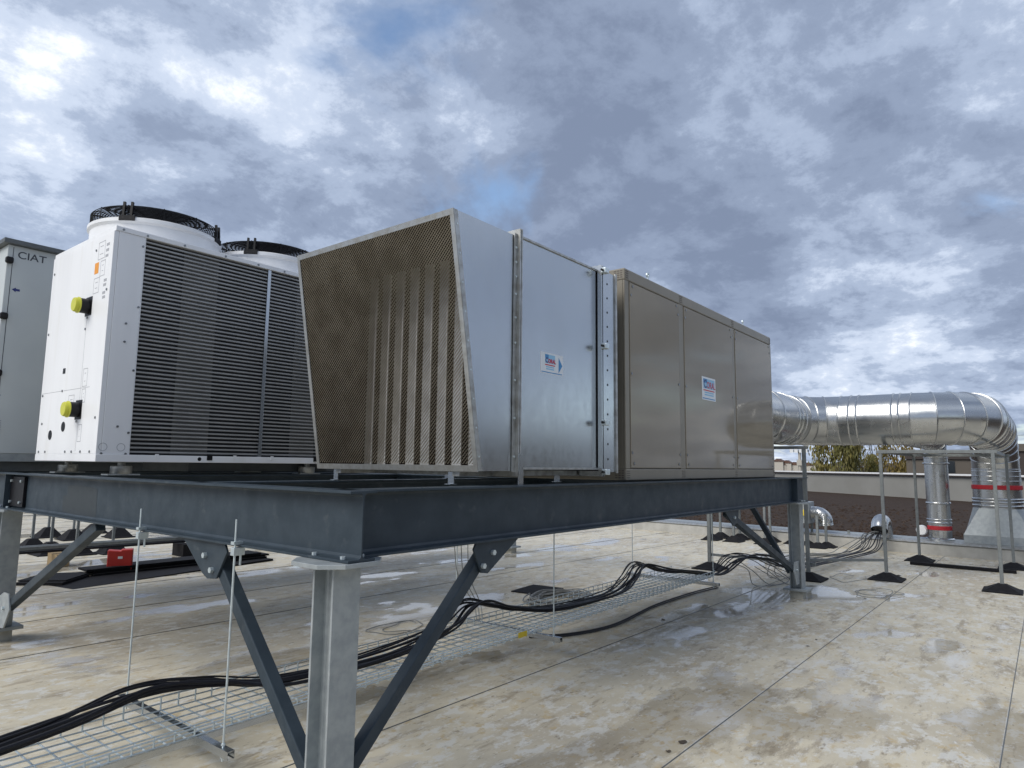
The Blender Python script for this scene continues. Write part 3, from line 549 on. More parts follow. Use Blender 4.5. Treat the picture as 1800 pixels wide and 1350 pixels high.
MB().box(ex - .0195, ex, kY0 + .021, kY1, kz0 + .0955, kz1 - .1055).build('end_panel', 'beige_dull', cab)
for a, b in ((2.952, 3.938), (4.062, 5.353), (5.452, 6.708)):
    p = MB().box(a, b, kY0 - .004, kY0 + .0185, kz0 + .103, kz1 - .113).build('door_panel', 'beige', cab, bevel=.003)
    spots('screw', 'screw', p, [(x, kY0 - .009, z) for x in (a + .05, b - .05) for z in (kz0 + .14, kz1 - .14)] + [(x, kY0 - .009, z) for x in (a + .022, b - .022) for z in (kz0 + .23, 2.43, kz1 - .22)], (0, 1, 0), .012, .006)
for x, w in ((bx + .012, .055), (3.965, .07), (5.37, .06), (6.70, .05)):
    for k in range(4): MB().box(x, x + w, kY0 - .002, kY0 + .001, kz1 - .085 + k * .019, kz1 - .077 + k * .019).build('vent_slot', 'clad_brown', cab)
    for k in range(4): MB().box(x, x + w, kY0 - .002, kY0 + .001, kz0 + .018 + k * .018, kz0 + .025 + k * .018).build('vent_slot', 'clad_brown', cab)
for k in range(4):
    for j in range(3):
        for zb in (kz1 - .085, kz0 + .016): MB().box(bx - .001, bx + .001, kY0 + .02 + j * .03, kY0 + .042 + j * .03, zb + k * .019, zb + .011 + k * .019).build('vent_slot', 'clad_brown', cab)
for x in (3.42, 5.92):
    ey = MB().tube([(x, kY0 + .06, kz1 - .001), (x, kY0 + .06, kz1 + .05)], .009, 8).build('lifting_eye', 'zinc', cab)
    MB().rev([(.012, -.006), (.024, -.006), (.024, .006), (.012, .006)], (x, kY0 + .06, kz1 + .07), 16, (0, 1, 0), True).build('eye_ring', 'zinc', ey)
sticker(4.47, 4.83, 2.335, 2.575, kY0 - .0045, cab)
MB().box(ex + .001, ex + .05, .45, 1.5, 1.9, 3.05).build('outlet_spigot', 'galv', cab)
MB().box(ex + .0, ex + .03, kY0 + .01, kY0 + .05, 1.72, 2.62).build('edge_angle', 'galv', cab)

# ================================================================== BIG ROUND DUCT
DR = .425; ZD = 2.47; YD = .98; XD = 10.62; YE = -1.68; XR = 15.75; ER = .80
duct = thing('exhaust_duct', (XR, YE, gz(15)), 'large bright galvanised round duct bending from the cabinet down behind the kerb', 'duct')
def seg(p, q, name='duct_segment', m='galv_duct', r=DR, n=56, par=None): return MB().tube([p, q], r, n, False).build(name, m, par or duct, smooth=True)
def ring(p, d, r=DR, w=.016, par=None, name='seam_ring', m='galv_duct'):
    d = Vector(d).normalized(); return MB().rev([(r - .002, -w), (r + .010, -w * .6), (r + .014, 0), (r + .010, w * .6), (r - .002, w)], p, 56, d).build(name, m, par or duct, smooth=True)
def elbow(c, u, v, a0, a1, k, r=DR, er=ER, m='galv_duct', par=None):      # gored elbow about centre c in plane u,v
    c, u, v = Vector(c), Vector(u), Vector(v); P = []
    for i in range(k + 1):
        a = a0 + (a1 - a0) * i / k; P.append((c + (u * math.cos(a) + v * math.sin(a)) * er, (-u * math.sin(a) + v * math.cos(a))))
    rp = par or duct
    for i in range(k):
        (p, t), (q, s_) = P[i], P[i + 1]; mb = MB(); n = 56; ax = u.cross(v).normalized(); vs = []
        for pt_, tn in ((p, t), (q, s_)):
            rd = ax.cross(tn).normalized()
            vs += [pt_ + (rd * math.cos(2 * math.pi * j / n) + ax * math.sin(2 * math.pi * j / n)) * r for j in range(n)]
        mb.add(vs, [(j, (j + 1) % n, n + (j + 1) % n, n + j) for j in range(n)]); mb.build('elbow_gore', m, rp, smooth=True)
    for p, t in P: ring(p, t, r, .011, rp)
seg((ex + .05, YD, ZD), (XD - ER, YD, ZD)); 
for x in (7.4, 8.6, 9.4, 9.6): ring((x, YD, ZD), (1, 0, 0))
elbow((XD - ER, YD - ER, ZD), (0, 1, 0), (1, 0, 0), 0, math.pi / 2, 4)
ya_, yb_ = YD - ER, YE + ER
cuts = [ya_, .02, -.10, -.62, -.72, yb_]
for a, b in zip(cuts[:-1], cuts[1:]): seg((XD, a, ZD), (XD, b, ZD))
for y in cuts[1:-1]: ring((XD, y, ZD), (0, 1, 0))
elbow((XD + ER, YE + ER, ZD), (-1, 0, 0), (0, -1, 0), 0, math.pi / 2, 5)
seg((XD + ER, YE, ZD), (XR - ER, YE, ZD))
for x in (12.2, 13.4, 14.5): ring((x, YE, ZD), (1, 0, 0))
elbow((XR - ER, YE, ZD - ER), (0, 0, 1), (1, 0, 0), 0, math.pi / 2, 5)
zb = gz0 + .62
zc = [ZD - ER, 1.40, 1.22, .98, zb]
RR = .445
seg((XR, YE, zc[0]), (XR, YE, zc[1]), r=DR + .01)
for z in (1.62, 1.52, 1.42): ring((XR, YE, z), (0, 0, 1), RR - .02, .02)
seg((XR, YE, zc[1]), (XR, YE, 1.335), r=RR - .015)
MB().rev([(RR - .01, 0), (RR + .006, .01), (RR + .006, .085), (RR - .01, .095)], (XR, YE, 1.24), 56).build('red_band', 'redband', duct, smooth=True)
seg((XR, YE, 1.24), (XR, YE, .84), r=RR - .01)
for z in (1.04, .98, .90): ring((XR, YE, z), (0, 0, 1), RR, .025)
mb = MB(); n = 56; hw = .60; vs = []
for j in range(n):
    a = 2 * math.pi * j / n; vs.append((XR + math.cos(a) * RR, YE + math.sin(a) * RR, .85))
for j in range(n):
    a = 2 * math.pi * j / n; c, s_ = math.cos(a), math.sin(a); k = hw / max(abs(c), abs(s_)); vs.append((XR + c * k, YE + s_ * k, gz0 + .22))
mb.add(vs, [(j, (j + 1) % n, n + (j + 1) % n, n + j) for j in range(n)]); mb.build('square_transition', 'galv_post', duct, smooth=True)
MB().box(XR - hw, XR + hw, YE - hw, YE + hw, gz0 - .02, gz0 + .219).build('roof_curb', 'galv_post', duct)
# ================================================================== SMALL BRANCH DUCT
bp_ = PX(1649, 880, 15.4); YS = bp_.y; XS = 15.4; SR = .225
sd = thing('branch_duct', (XS, YS, gz0), 'slim galvanised round riser with a low red band beside the kerb', 'duct')
seg((XS, YS, gz0 + .02), (XS, YS, 1.90), r=SR, par=sd); ring((XS, YS, .92), (0, 0, 1), SR, .03, sd); ring((XS, YS, gz0 + .43), (0, 0, 1), SR, .03, sd); ring((XS, YS, gz0 + .50), (0, 0, 1), SR, .02, sd); ring((XS, YS, 1.78), (0, 0, 1), SR + .02, .02, sd)
MB().rev([(SR - .01, 0), (SR + .008, .01), (SR + .008, .09), (SR - .01, .10)], (XS, YS, gz0 + .27), 40).build('red_band', 'redband', sd, smooth=True)
MB().rev([(SR + .02, 0), (SR + .05, 0), (SR + .05, .1), (SR + .02, .12)], (XS, YS, gz0 - .01), 40, closed=True).build('base_collar', 'galv', sd, smooth=True)
elbow((XS - .38, YS, 1.90), (1, 0, 0), (0, 0, 1), 0, math.pi / 2, 4, SR, .38, par=sd)
seg((XS - .38, YS, 2.28), (XD + .33, YS, 2.28), r=SR, par=sd)
ca = MB().rev([(.0, -.1), (.09, -.1), (.11, -.05), (.11, .05), (.08, .1), (.0, .1)], (XS - .08, YS + .33, gz0 + .25), 20, (1, 0, 0)).build('inspection_cap', 'coping', sd, smooth=True)

# ================================================================== SUPPORT FRAMES ON RUBBER FEET
def foot(p, s=.2, h=.10, par=None, rot=0.):
    x, y, z = p; c, q = math.cos(rot), math.sin(rot); vs = []
    for w, hh in ((s, 0), (s, .018), (s * .82, .03), (s * .30, h), (s * .22, h + .012)): vs += [(x + (a * c - b * q) * w, y + (a * q + b * c) * w, z + hh) for a, b in ((-1, -1), (1, -1), (1, 1), (-1, 1))]
    f = [(4 * i + j, 4 * i + (j + 1) % 4, 4 * i + 4 + (j + 1) % 4, 4 * i + 4 + j) for i in range(4) for j in range(4)] + [(3, 2, 1, 0), (16, 17, 18, 19)]
    return MB().add(vs, f).build('rubber_foot', 'rubber', par, bevel=.006)
def post(p, top, par, w=.05, s=.2, rot=0.):
    g = gz(p[0]); o = MB().box(p[0] - w / 2, p[0] + w / 2, p[1] - w / 2, p[1] + w / 2, g + .10, top).build('post', 'strut', par, bevel=.004)
    foot((p[0], p[1], g), s, .10, o, rot); return o
P1, P2, P3, P4, P5 = G(1559, 1019), G(1761, 1044), G(1617, 986), G(1783, 1000), G(1426, 1038)
P2.x = P1.x; P4.x = P3.x; P0 = G(1245, 1003)
frm = thing('duct_support_frame', P1, 'galvanised post frame on wide rubber feet below the big round duct', 'support frame')
HT = 1.90
for p in (P1, P2, P3, P4): post(p, HT, frm, .047, .24)
MB().box(P1.x - .0275, P1.x + .0275, P2.y - .06, P1.y + .06, HT + .0005, HT + .05).build('rail', 'strut', frm, bevel=.003)
MB().box(P3.x - .0275, P3.x + .0275, P4.y - .06, P3.y + .06, HT + .0005, HT + .05).build('rail', 'strut', frm, bevel=.003)
for p in (P1, P2): MB().box(P1.x + .028, P3.x - .028, p.y - .0275, p.y + .0275, HT + .0005, HT + .05).build('rail', 'strut', frm, bevel=.003)
fr2 = thing('duct_support_frame', (9.6, .7, gz(9.6)), 'galvanised post frame with low tie rails close behind the rear platform column', 'support frame')
P5 = Vector((9.35, PX(1413, 800, 9.35).y, 0)); P6 = Vector((9.35, PX(1247, 960, 9.35).y, 0))
for p in (P5, P6): post(p, 1.95 if p is P5 else 1.95, fr2, .055, .24)
MB().box(P5.x - .0275, P5.x + .0275, P5.y - .06, P6.y + .06, 1.9505, 2.0).build('rail', 'strut', fr2, bevel=.003)
MB().bar((P5.x + .05, P6.y, .14), (P5.x + .05, P5.y - .1, .14), .04, .04).build('tie_rail', 'strut', fr2)
MB().bar((P5.x + .06, P5.y, .20), (P1.x, P1.y + .03, .20), .04, .04).build('tie_rail', 'strut', fr2)

# small roof fan with flexible duct by the kerb, on its own stand
q = G(1440, 958)
fan = thing('roof_fan', q, 'small grey roof fan box with orange isolator and flexible silver duct', 'fan')
fx_, fy_ = q.x, q.y; zf = gz(fx_)
MB().box(fx_ - .25, fx_ + .25, fy_ + .14, fy_ + .62, zf + .50, zf + 1.0).build('fan_box', 'galv_post', fan, bevel=.01)
MB().box(fx_ - .33, fx_ - .252, fy_ + .16, fy_ + .28, zf + .68, zf + .82).build('isolator', 'yellow', fan, bevel=.01)
pts = smooth_path([(fx_, fy_ + .139, zf + .74), (fx_, fy_ + .05, zf + .74), (fx_, fy_ - .06, zf + .72), (fx_ + .02, fy_ - .15, zf + .62), (fx_ + .03, fy_ - .17, zf + .46)], 9)
MB().tube(pts, [.15 + (.007 if i % 2 else 0) for i in range(len(pts))], 24).build('flexible_duct', 'galv_duct', fan, smooth=True)
for dx, dy in ((-.2, .2), (-.2, .56), (.2, .2), (.2, .56)):
    pb = MB().box(fx_ + dx - .025, fx_ + dx + .025, fy_ + dy - .025, fy_ + dy + .025, zf + .10, zf + .499).build('post', 'strut', fan); foot((fx_ + dx, fy_ + dy, zf), .16, .10, pb)
for px_, py_, hh in ((1438, 963, .72), (1453, 962, .72), (1493, 960, .36)):
    q = G(px_, py_); pth = thing('strut_post', q, 'short galvanised strut post on a rubber foot beside the kerb', 'post', 'short strut posts by the kerb')
    MB().box(q.x - .025, q.x + .025, q.y - .025, q.y + .025, q.z + .10, q.z + hh).build('post', 'strut', pth); foot((q.x, q.y, q.z), .2, .11, pth)
q = G(1290, 952)
f3_ = thing('pipe_stand', q, 'strut stand on pyramid feet with a red isolator near the kerb', 'pipe stand')
for dx, dy in ((0, 0), (.7, .1), (0, -.75), (.7, -.65), (0, .55), (.7, .6)):
    g_ = gz(q.x + dx); pb = MB().box(q.x + dx - .025, q.x + dx + .025, q.y + dy - .025, q.y + dy + .025, g_ + .1, .78).build('post', 'strut', f3_); foot((q.x + dx, q.y + dy, g_), .21, .13, pb)
for dx in (0, .7): MB().box(q.x + dx - .025, q.x + dx + .025, q.y - .8, q.y + .65, .7805, .83).build('rail', 'galv_post', f3_)
MB().box(q.x - .12, q.x + .75, q.y + .1, q.y + .55, .8305, 1.25).build('equipment_box', 'galv_post', f3_, bevel=.01)
iso = MB().box(q.x - .03, q.x + .0, q.y + .32, q.y + .46, .62, .76).build('isolator', 'yellow', f3_); MB().disc((q.x - .031, q.y + .39, .69), .035, (-1, 0, 0), .03, 14).build('knob', 'red', iso)
# gooseneck cable outlet in the kerb
q = PX(1545, 935, 14.6)
gn = thing('cable_gooseneck', (14.9, q.y, zk + .28), 'short bright metal gooseneck outlet on the kerb spilling cables', 'outlet')
pts = smooth_path([(15.1, q.y - .02, zk + .28), (15.1, q.y - .02, zk + .48), (14.98, q.y - .01, zk + .62), (14.78, q.y, zk + .60), (14.66, q.y, zk + .46)], 8)
MB().tube(pts, .17, 28, False).build('bent_pipe', 'galv_duct', gn, smooth=True); MB().tube([Vector(pts[-1]) + Vector((.03, 0, .04)), Vector(pts[-1]) + Vector((.035, 0, .05))], .165, 28).build('pipe_mouth', 'black', gn)

# ================================================================== WIRE CABLE TRAY ON ROD HANGERS
TZ, TY0, TY1 = .165, 1.10, 1.72; TX0, TX1 = -1.75, 7.0
tray = thing('cable_tray', (2.6, 1.4, TZ), 'zinc wire mesh cable tray hung below the steel platform', 'cable tray')
mbw = None; k = 0; x = TX0
while x < TX1:
    if mbw is None:
        mbw = MB().tube([(x, TY0, TZ + .075), (x, TY0, TZ + .006), (x, TY0 + .006, TZ), (x, TY1 - .006, TZ), (x, TY1, TZ + .006), (x, TY1, TZ + .075)], .005, 6).build('cross_wire', 'zinc', tray); b0 = mbw.location.copy(); xb0 = x
    else: inst(mbw, 'cross_wire', tray, b0 + Vector((x - xb0, 0, 0)))
    x += .105
for y, z in [(TY0 - .003, TZ + .075), (TY0 - .003, TZ + .035), (TY1 + .003, TZ + .075), (TY1 + .003, TZ + .035)] + [(TY0 + .03 + i * (TY1 - TY0 - .06) / 6, TZ + .006) for i in range(7)]:
    MB().tube([(TX0, y, z), (TX1, y, z)], .0046, 6).build('long_wire', 'zinc', tray)
MB().box(TX0, .62, TY0 - .012, TY0 - .007, TZ - .004, TZ + .03).build('splice_strip', 'galv', tray)
MB().box(2.62, 2.74, TY0 - .012, TY0 - .007, TZ + .01, TZ + .055).build('yellow_tag', 'yellow', tray)
def hanger(x, zt, label):
    h = thing('tray_hanger', (x, 1.5, TZ - .05), label, 'hanger', 'rod hangers of the cable tray')
    MB().prism([(-.0205, -.004), (-.0205, -.045), (-.012, -.045), (-.012, -.042), (-.0175, -.042), (-.0175, -.007), (.0175, -.007), (.0175, -.042), (.012, -.042), (.012, -.045), (.0205, -.045), (.0205, -.004)], (x, .86, TZ), (1, 0, 0), (0, 0, 1), (0, 1.34, 0)).build('strut_channel', 'galv', h)
    for y in (.94, 2.11):
        rd = MB().tube([(x, y, TZ - .075), (x, y, zt)], .006, 8).build('threaded_rod', 'zinc', h)
        for z in (TZ + .004, TZ - .058): MB().disc((x, y, z), .012, (0, 0, 1), .01, 6).build('nut', 'zinc', rd)
        if x < 0:
            cl = MB().box(x - .016, x + .05, y - .018, y + .018, ZB - .045, ZB - .002).build('beam_clamp', 'zinc', rd, bevel=.003)
            MB().box(x - .016, x + .035, y - .018, y + .018, ZB + .0135, ZB + .03).build('beam_clamp', 'zinc', rd); MB().tube([(x + .035, y + .0, ZB - .1), (x + .035, y, ZB - .046)], .006, 6).build('clamp_screw', 'zinc', rd)
    return h
hanger(-.100, 1.335, 'rod hanger clamped to the outer beam edge, holding the near tray end')
hanger(2.93, ZB + .0, 'rod hanger beside the yellow tag in the middle of the cable tray'); hanger(6.55, ZB + .0, 'rod hanger holding the cable tray end near the rear column')

# cables: laid in the tray, humped over the hangers, then off to the gooseneck
gq = Vector((14.66, q.y, zk + .40))
base = [(-3.2, 1.46, .10), (-1.6, 1.50, .20), (-.75, 1.56, .25), (-.25, 1.60, .31), (.15, 1.60, .27), (.6, 1.50, .20), (1.5, 1.46, .195), (2.2, 1.56, .24), (2.62, 1.64, .37), (3.05, 1.58, .27), (3.6, 1.45, .20), (4.7, 1.42, .195), (5.3, 1.50, .26), (5.75, 1.58, .38), (6.2, 1.48, .27), (6.8, 1.36, .20), (7.4, 1.25, .12), (7.95, 1.15, .30), (8.5, .95, .26), (9.2, .8, .06), (10.4, .75, .0), (12.2, .65, -.06), (13.6, .45, -.02), (14.35, gq.y + .05, .22), gq]
for i in range(9):
    dx, dy, dz = random.uniform(-.05, .05), (i - 4) * .026 + random.uniform(-.01, .01), random.uniform(0, .035)
    r_ = (.012, .009, .011, .013, .008, .010, .007, .006, .007)[i]
    pts = [Vector(p) + Vector((dx, dy * (1 if j < 17 else 1.8) + random.uniform(-.035, .035), (dz if p[2] > .22 else dz * .3) + random.uniform(0, .035))) for j, p in enumerate(base)]
    for p in pts:
        p.z = max(p.z, gz(p.x) + r_) if not (TX0 < p.x < TX1) else max(p.z, TZ + .022)
    pts[-1] = gq + Vector((0, (i - 4) * .015, random.uniform(-.05, .05)))
    tag(MB().tube(smooth_path(pts, 8), r_, 7).build('power_cable', 'cable', smooth=True), 'black power cable running along the wire tray to the kerb gooseneck', 'cable', 'black cables in the wire tray')
for i in range(2):
    pts = [G(a, b + 3 * i, .012) for a, b in ((930, 1117), (1000, 1114), (1080, 1097), (1150, 1064), (1215, 1042), (1262, 1030))]
    tag(MB().tube(smooth_path(pts, 8), .009, 7).build('power_cable', 'cable', smooth=True), 'black cable lying on the roof below the wire tray', 'cable', 'black cables on the roof below the tray')
# thin grey wires
def wire(pts, r_, label, name='loose_wire', group='loose grey wires', m='grey_wire'):
    return tag(MB().tube(smooth_path(pts, 8), r_, 6).build(name, m, smooth=True), label, 'wire', group)
c = G(985, 1058)
for i in range(16):
    rr = .34 + random.uniform(-.09, .05); cx_, cy_ = c.x + random.uniform(-.05, .05), c.y + random.uniform(-.06, .06)
    if i == 0: coil = thing('cable_coil', c, 'grey cable coil lying on the roof beside the tray', 'cable coil')
    MB().tube([(cx_ + 1.35 * rr * math.cos(2 * math.pi * k / 36 + i), cy_ + rr * math.sin(2 * math.pi * k / 36 + i), gz(c.x) + .012 + .004 * i + .012 * math.sin(k * .8 + i)) for k in range(37)], .009, 6).build('loop', 'grey_wire', coil, smooth=True)
def loops(pxs, n, r0, label):
    c = G(*pxs); pts = []
    for k in range(n * 10):
        a = k * .63 + random.uniform(-.1, .1); rr = r0 * random.uniform(.6, 1.15); pts.append((c.x + 1.5 * rr * math.cos(a) + k * .012, c.y + rr * math.sin(a) - k * .006, gz(c.x) + .006 + random.uniform(0, .012)))
    wire(pts, .0045, label)
loops((690, 1105), 2, .22, 'thin grey wire in loose loops on the roof before the tray'); loops((680, 1165), 2, .25, 'thin grey wire with pale clips snaking beside the tray'); loops((1530, 1045), 2, .24, 'thin grey wire in loose rings between the support feet'); loops((1490, 1018), 1, .3, 'thin grey wire lying near the rear column foot')
for i in range(3): wire([PY(798 + i * 12, 950, 2.1) , PY(805 + i * 10, 1010, 2.08), PY(832 + i * 6, 1060, 2.0), PY(838 + i * 5, 1088, 1.8)], .005, 'thin grey wire hanging from the platform down to the tray')
for i in range(7):
    r1, r2 = random.uniform(-.3, .3), random.uniform(0, .25)
    wire([gq + Vector((0, random.uniform(-.08, .08), 0)), (14.4, gq.y + .1 + r1 * .2, .20 + r2 * .6), (13.9, gq.y + .35 + r1, -.08 + r2 * .5), (13.3, gq.y + .5 + r1, gz(13.3) + .01), (12.4, gq.y + .9 + r1 * 2, gz(12.4) + .01 + r2 * .3), (11.2, gq.y + 1.2 + r1, gz(11.2) + .01), (10.4, gq.y + .8 - r1, gz(10.4) + .012)], .008, 'thin grey wire spilling from the kerb gooseneck onto the roof')
for i in range(6):
    r1 = random.uniform(-.15, .15); x_ = 7.6 + i * .25
    wire([(x_, 1.1 + r1, .30), (x_ + .25, .95, .12 + abs(r1)), (x_ + .45, .8 + r1 * 2, gz(x_) + .01), (x_ + .9, .65, gz(x_) + .012), (x_ + 1.3, .9 + r1, gz(x_) + .04), (x_ + 1.0, 1.1, gz(x_) + .2)], .006, 'thin grey wire looping off the cable bundle past the rear column')
# small things on the roof
c = G(945, 1038); o = MB().prism([(-.3, -.24), (.3, -.24), (.3, .24), (-.3, .24)], (c.x, c.y, gz(c.x) + .003), (1, .12, 0), (-.12, 1, 0), (0, 0, .012)).build('rubber_mat', 'rubber'); tag(o, 'square black rubber mat lying flat by the cable coil', 'mat')
c = G(1690, 1000); o = MB().prism([(-.05, -.8), (.05, -.8), (.08, .35), (.05, .8), (-.05, .8)], (c.x, c.y, gz(c.x) + .004), (1, 0, 0), (0, 1, 0), (0, 0, .05)).build('rubber_strip', 'rubber'); tag(o, 'narrow black rubber strip on the roof before the kerb', 'strip')
for px_, py_, s_ in ((1200, 1306, .035), (1166, 1090, .03), (1420, 1136, .02), (1435, 1125, .015), (1520, 1052, .03), (1580, 1012, .05), (1175, 1322, .02)):
    c = G(px_, py_); mb = MB(); n = 7
    pts = [(c.x + math.cos(2 * math.pi * k / n) * s_ * random.uniform(.6, 1.2), c.y + math.sin(2 * math.pi * k / n) * s_ * random.uniform(.5, 1.), c.z + .002 + random.uniform(0, .008)) for k in range(n)]
    mb.add(pts + [(c.x, c.y, c.z + s_ * .35)], [(k, (k + 1) % n, n) for k in range(n)]); tag(mb.build('dead_leaf', 'bark'), 'small curled brown leaf scrap on the pale roof', 'leaf', 'leaf scraps on the roof')

# ================================================================== CLUTTER BEHIND THE LEFT COLUMN
lbl = 'slotted strut post on a black pyramid foot, standing behind the platform'
for px_, py_, s_ in ((55, 967, .26), (88, 974, .27), (84, 944, .26), (128, 948, .27), (133, 975, .26), (165, 937, .25), (197, 972, .0), (208, 944, .26), (1105, 921, .3)):
    q = G(px_, py_); t_ = thing('strut_post', q, lbl, 'post', 'strut posts behind the platform')
    MB().prism([(-.02, -.02), (.02, -.02), (.02, .02), (.008, .02), (.008, -.008), (-.008, -.008), (-.008, .02), (-.02, .02)], (q.x, q.y, q.z + .08), (1, 0, 0), (0, 1, 0), (0, 0, 1.35)).build('strut', 'strut', t_)
    foot((q.x, q.y, q.z), s_ or .24, .20, t_)
a_, b_ = G(30, 1000), G(500, 962)
rl = thing('pipe_rail', a_, 'long low galvanised strut rail on timber blocks behind the platform', 'rail')
d_ = Vector((b_.x - a_.x, b_.y - a_.y, 0))
for off, hh in ((0, .28), (.35, .26)):
    n2 = Vector((d_.y, -d_.x, 0)).normalized() * off
    MB().bar(Vector((a_.x, a_.y, hh)) - n2 - d_ * .15, Vector((b_.x, b_.y, hh - .02)) - n2 + d_ * .05, .06, .05).build('strut_rail', 'strut', rl)
    MB().bar(Vector((a_.x, a_.y, hh - .06)) - n2 - d_ * .15, Vector((b_.x, b_.y, hh - .08)) - n2 + d_ * .05, .05, .035).build('pipe', 'cable', rl)
for t_ in (.12, .55, .9):
    p = Vector((a_.x, a_.y, 0)) + d_ * t_; MB().box(p.x - .09, p.x + .09, p.y - .2, p.y + .2, gz(p.x), .17).build('block', mat('timber', (.30, .22, .12), rough=.8) if t_ < .2 else 'rubber', rl)
for (pa, pb, w, h, nm, lb) in (((130, 1035), (480, 985), .9, .03, 'rubber_mat', 'long black rubber mat under the low strut rail'), ((165, 1015), (470, 985), .45, .10, 'mat_stack', 'stack of black rubber mats lying on the long mat'), ((20, 1030), (105, 1030), .7, .05, 'mat_offcut', 'black mat offcuts heaped beside the left column')):
    p, q = G(*pa), G(*pb); d_ = Vector((q.x - p.x, q.y - p.y, 0)); n2 = Vector((-d_.y, d_.x, 0)).normalized()
    t_ = thing(nm, p, lb, 'mat')
    for k in range(1 if h < .04 else 3):
        o_k = n2 * (.06 * k + random.uniform(-.05, .05)) + d_ * random.uniform(-.03, .03); MB().prism([(0, 0), (1, 0), (1, w), (0, w - .1)], Vector((p.x, p.y, gz(q.x) + .004 + k * h / 3 + (.03 if nm == 'mat_stack' else 0))) + o_k, d_, n2, (0, 0, h / (1 if h < .04 else 3.3))).build('layer', 'rubber', t_)
q = G(186, 1009); q2 = G(231, 1007); w = (q2 - q).length; ux = (q2 - q).normalized(); ux.z = 0
rb = thing('red_crate', q, 'red plastic crate panel with a small white tag under the platform', 'crate')
MB().prism([(0, 0), (.04, 0), (.08, .06), (w - .12, .06), (w - .08, 0), (w, 0), (w, .30), (w * .55, .30), (w * .5, .28), (0, .30)], (q.x, q.y, gz(q.x) + .04), ux, (0, 0, 1), Vector((ux.y, -ux.x, 0)) * -.18).build('crate_body', 'red', rb, bevel=.012)
MB().prism([(0, 0), (.06, 0), (.06, .035), (0, .035)], Vector((q.x, q.y, gz(q.x) + .04 + .17)) + ux * (w * .42) + Vector((ux.y, -ux.x, 0)) * .002, ux, (0, 0, 1), Vector((ux.y, -ux.x, 0)) * .002).build('tag', 'paper', rb)
MB().prism([(0.02, 0), (w - .02, 0), (w - .02, .035), (.02, .035)], (q.x, q.y, gz(q.x) + .003), ux, (0, 0, 1), Vector((ux.y, -ux.x, 0)) * -.3).build('base', 'rubber', rb)

# ================================================================== BEYOND THE ROOF
def tree(px, py_top, dist, wid, label, m, seed, weep=.5, n=6000):
    rnd = random.Random(seed); d = ray(px, py_top); h = Vector((d.x, d.y, 0)); t = dist / h.length; top = CAM + d * t; x, y, zt = top.x, top.y, top.z; zg = -9.
    T = thing('tree', (x, y, zg), label, 'tree'); H = zt - zg
    tr = MB(); tr.tube(smooth_path([(x, y, zg), (x + .1, y + .1, zg + H * .35), (x - .15, y, zg + H * .65), (x, y + .2, zg + H * .92)], 5), [.34 - .30 * i / 15 for i in range(16)], 8)
    tips = []
    for k in range(16):
        a = rnd.uniform(0, 6.28); z0 = zg + H * rnd.uniform(.38, .85); r_ = wid * rnd.uniform(.35, .8); e = Vector((x + r_ * math.cos(a), y + r_ * math.sin(a), min(z0 + H * rnd.uniform(.1, .22), zt - .2)))
        tr.tube([(x, y, z0), Vector((x, y, z0)).lerp(e, .5) + Vector((0, 0, .3)), e], [.10, .07, .03], 6); tips.append(e)
    tr.build('trunk', 'bark', T, smooth=True)
    cr = MB()
    for i in range(n):
        e = rnd.choice(tips); s_ = rnd.gauss(0, .42); p = e + Vector((rnd.gauss(0, wid * .17), rnd.gauss(0, wid * .17), rnd.gauss(-.1, .055 * H) - weep * abs(rnd.gauss(0, 1.4))))
        if p.z > zt: p.z = zt - rnd.random() * 1.2
        w = rnd.uniform(.03, .09); l = rnd.uniform(.12, .32) * (1 + weep); a = rnd.uniform(0, 6.28); u = Vector((math.cos(a), math.sin(a), 0)) * w; v = Vector((rnd.uniform(-.3, .3), rnd.uniform(-.3, .3), -1)).normalized() * l
        cr.add([p - u * .2, p + u + v * .5, p + v, p - u + v * .5], [(0, 1, 2, 3)])
    cr.build('crown', m, T)
tree(1464, 757, 70, 2.5, 'tall loose willow with yellow-green hanging leaves beyond the ribbed wall', 'leaf_a', 3, .9, 9000)
tree(1518, 797, 75, 1.9, 'low olive bush tree between the willow and the rusty tree', 'leaf_a', 5, .3, 5000)
tree(1578, 772, 72, 2.4, 'rust-tinted autumn tree beside the brown cladding block', 'leaf_b', 9, .5, 8000)
# lattice pylon
d = ray(1523, 820); t = 260 / Vector((d.x, d.y)).length; pc = CAM + d * t
py_ = thing('electricity_pylon', (pc.x, pc.y, -9), 'grey lattice electricity pylon far behind the trees', 'pylon')
mb = MB(); Hp = 34.
for i in range(8):
    z0, z1 = -9 + Hp * i / 8, -9 + Hp * (i + 1) / 8; w0, w1 = 3.2 * (1 - i / 8.4), 3.2 * (1 - (i + 1) / 8.4)
    cs = [(-1, -1), (1, -1), (1, 1), (-1, 1)]
    for k in range(4):
        a, b = cs[k], cs[(k + 1) % 4]; A = lambda c, w, z: (pc.x + c[0] * w, pc.y + c[1] * w, z)
        mb.bar(A(a, w0, z0), A(a, w1, z1), .25, .25, (1, .3, 0)); mb.bar(A(a, w0, z0), A(b, w1, z1), .13, .13, (1, .3, 0)); mb.bar(A(b, w0, z0), A(a, w1, z1), .13, .13, (1, .3, 0)); mb.bar(A(a, w1, z1), A(b, w1, z1), .13, .13, (0, 0, 1))
mb.build('lattice', 'pylon', py_)
for zc_ in (16., 20.5):
    mb = MB(); mb.bar((pc.x - 4, pc.y + 6, zc_), (pc.x + 4, pc.y - 6, zc_), .3, .3); mb.build('cross_arm', 'pylon', py_)
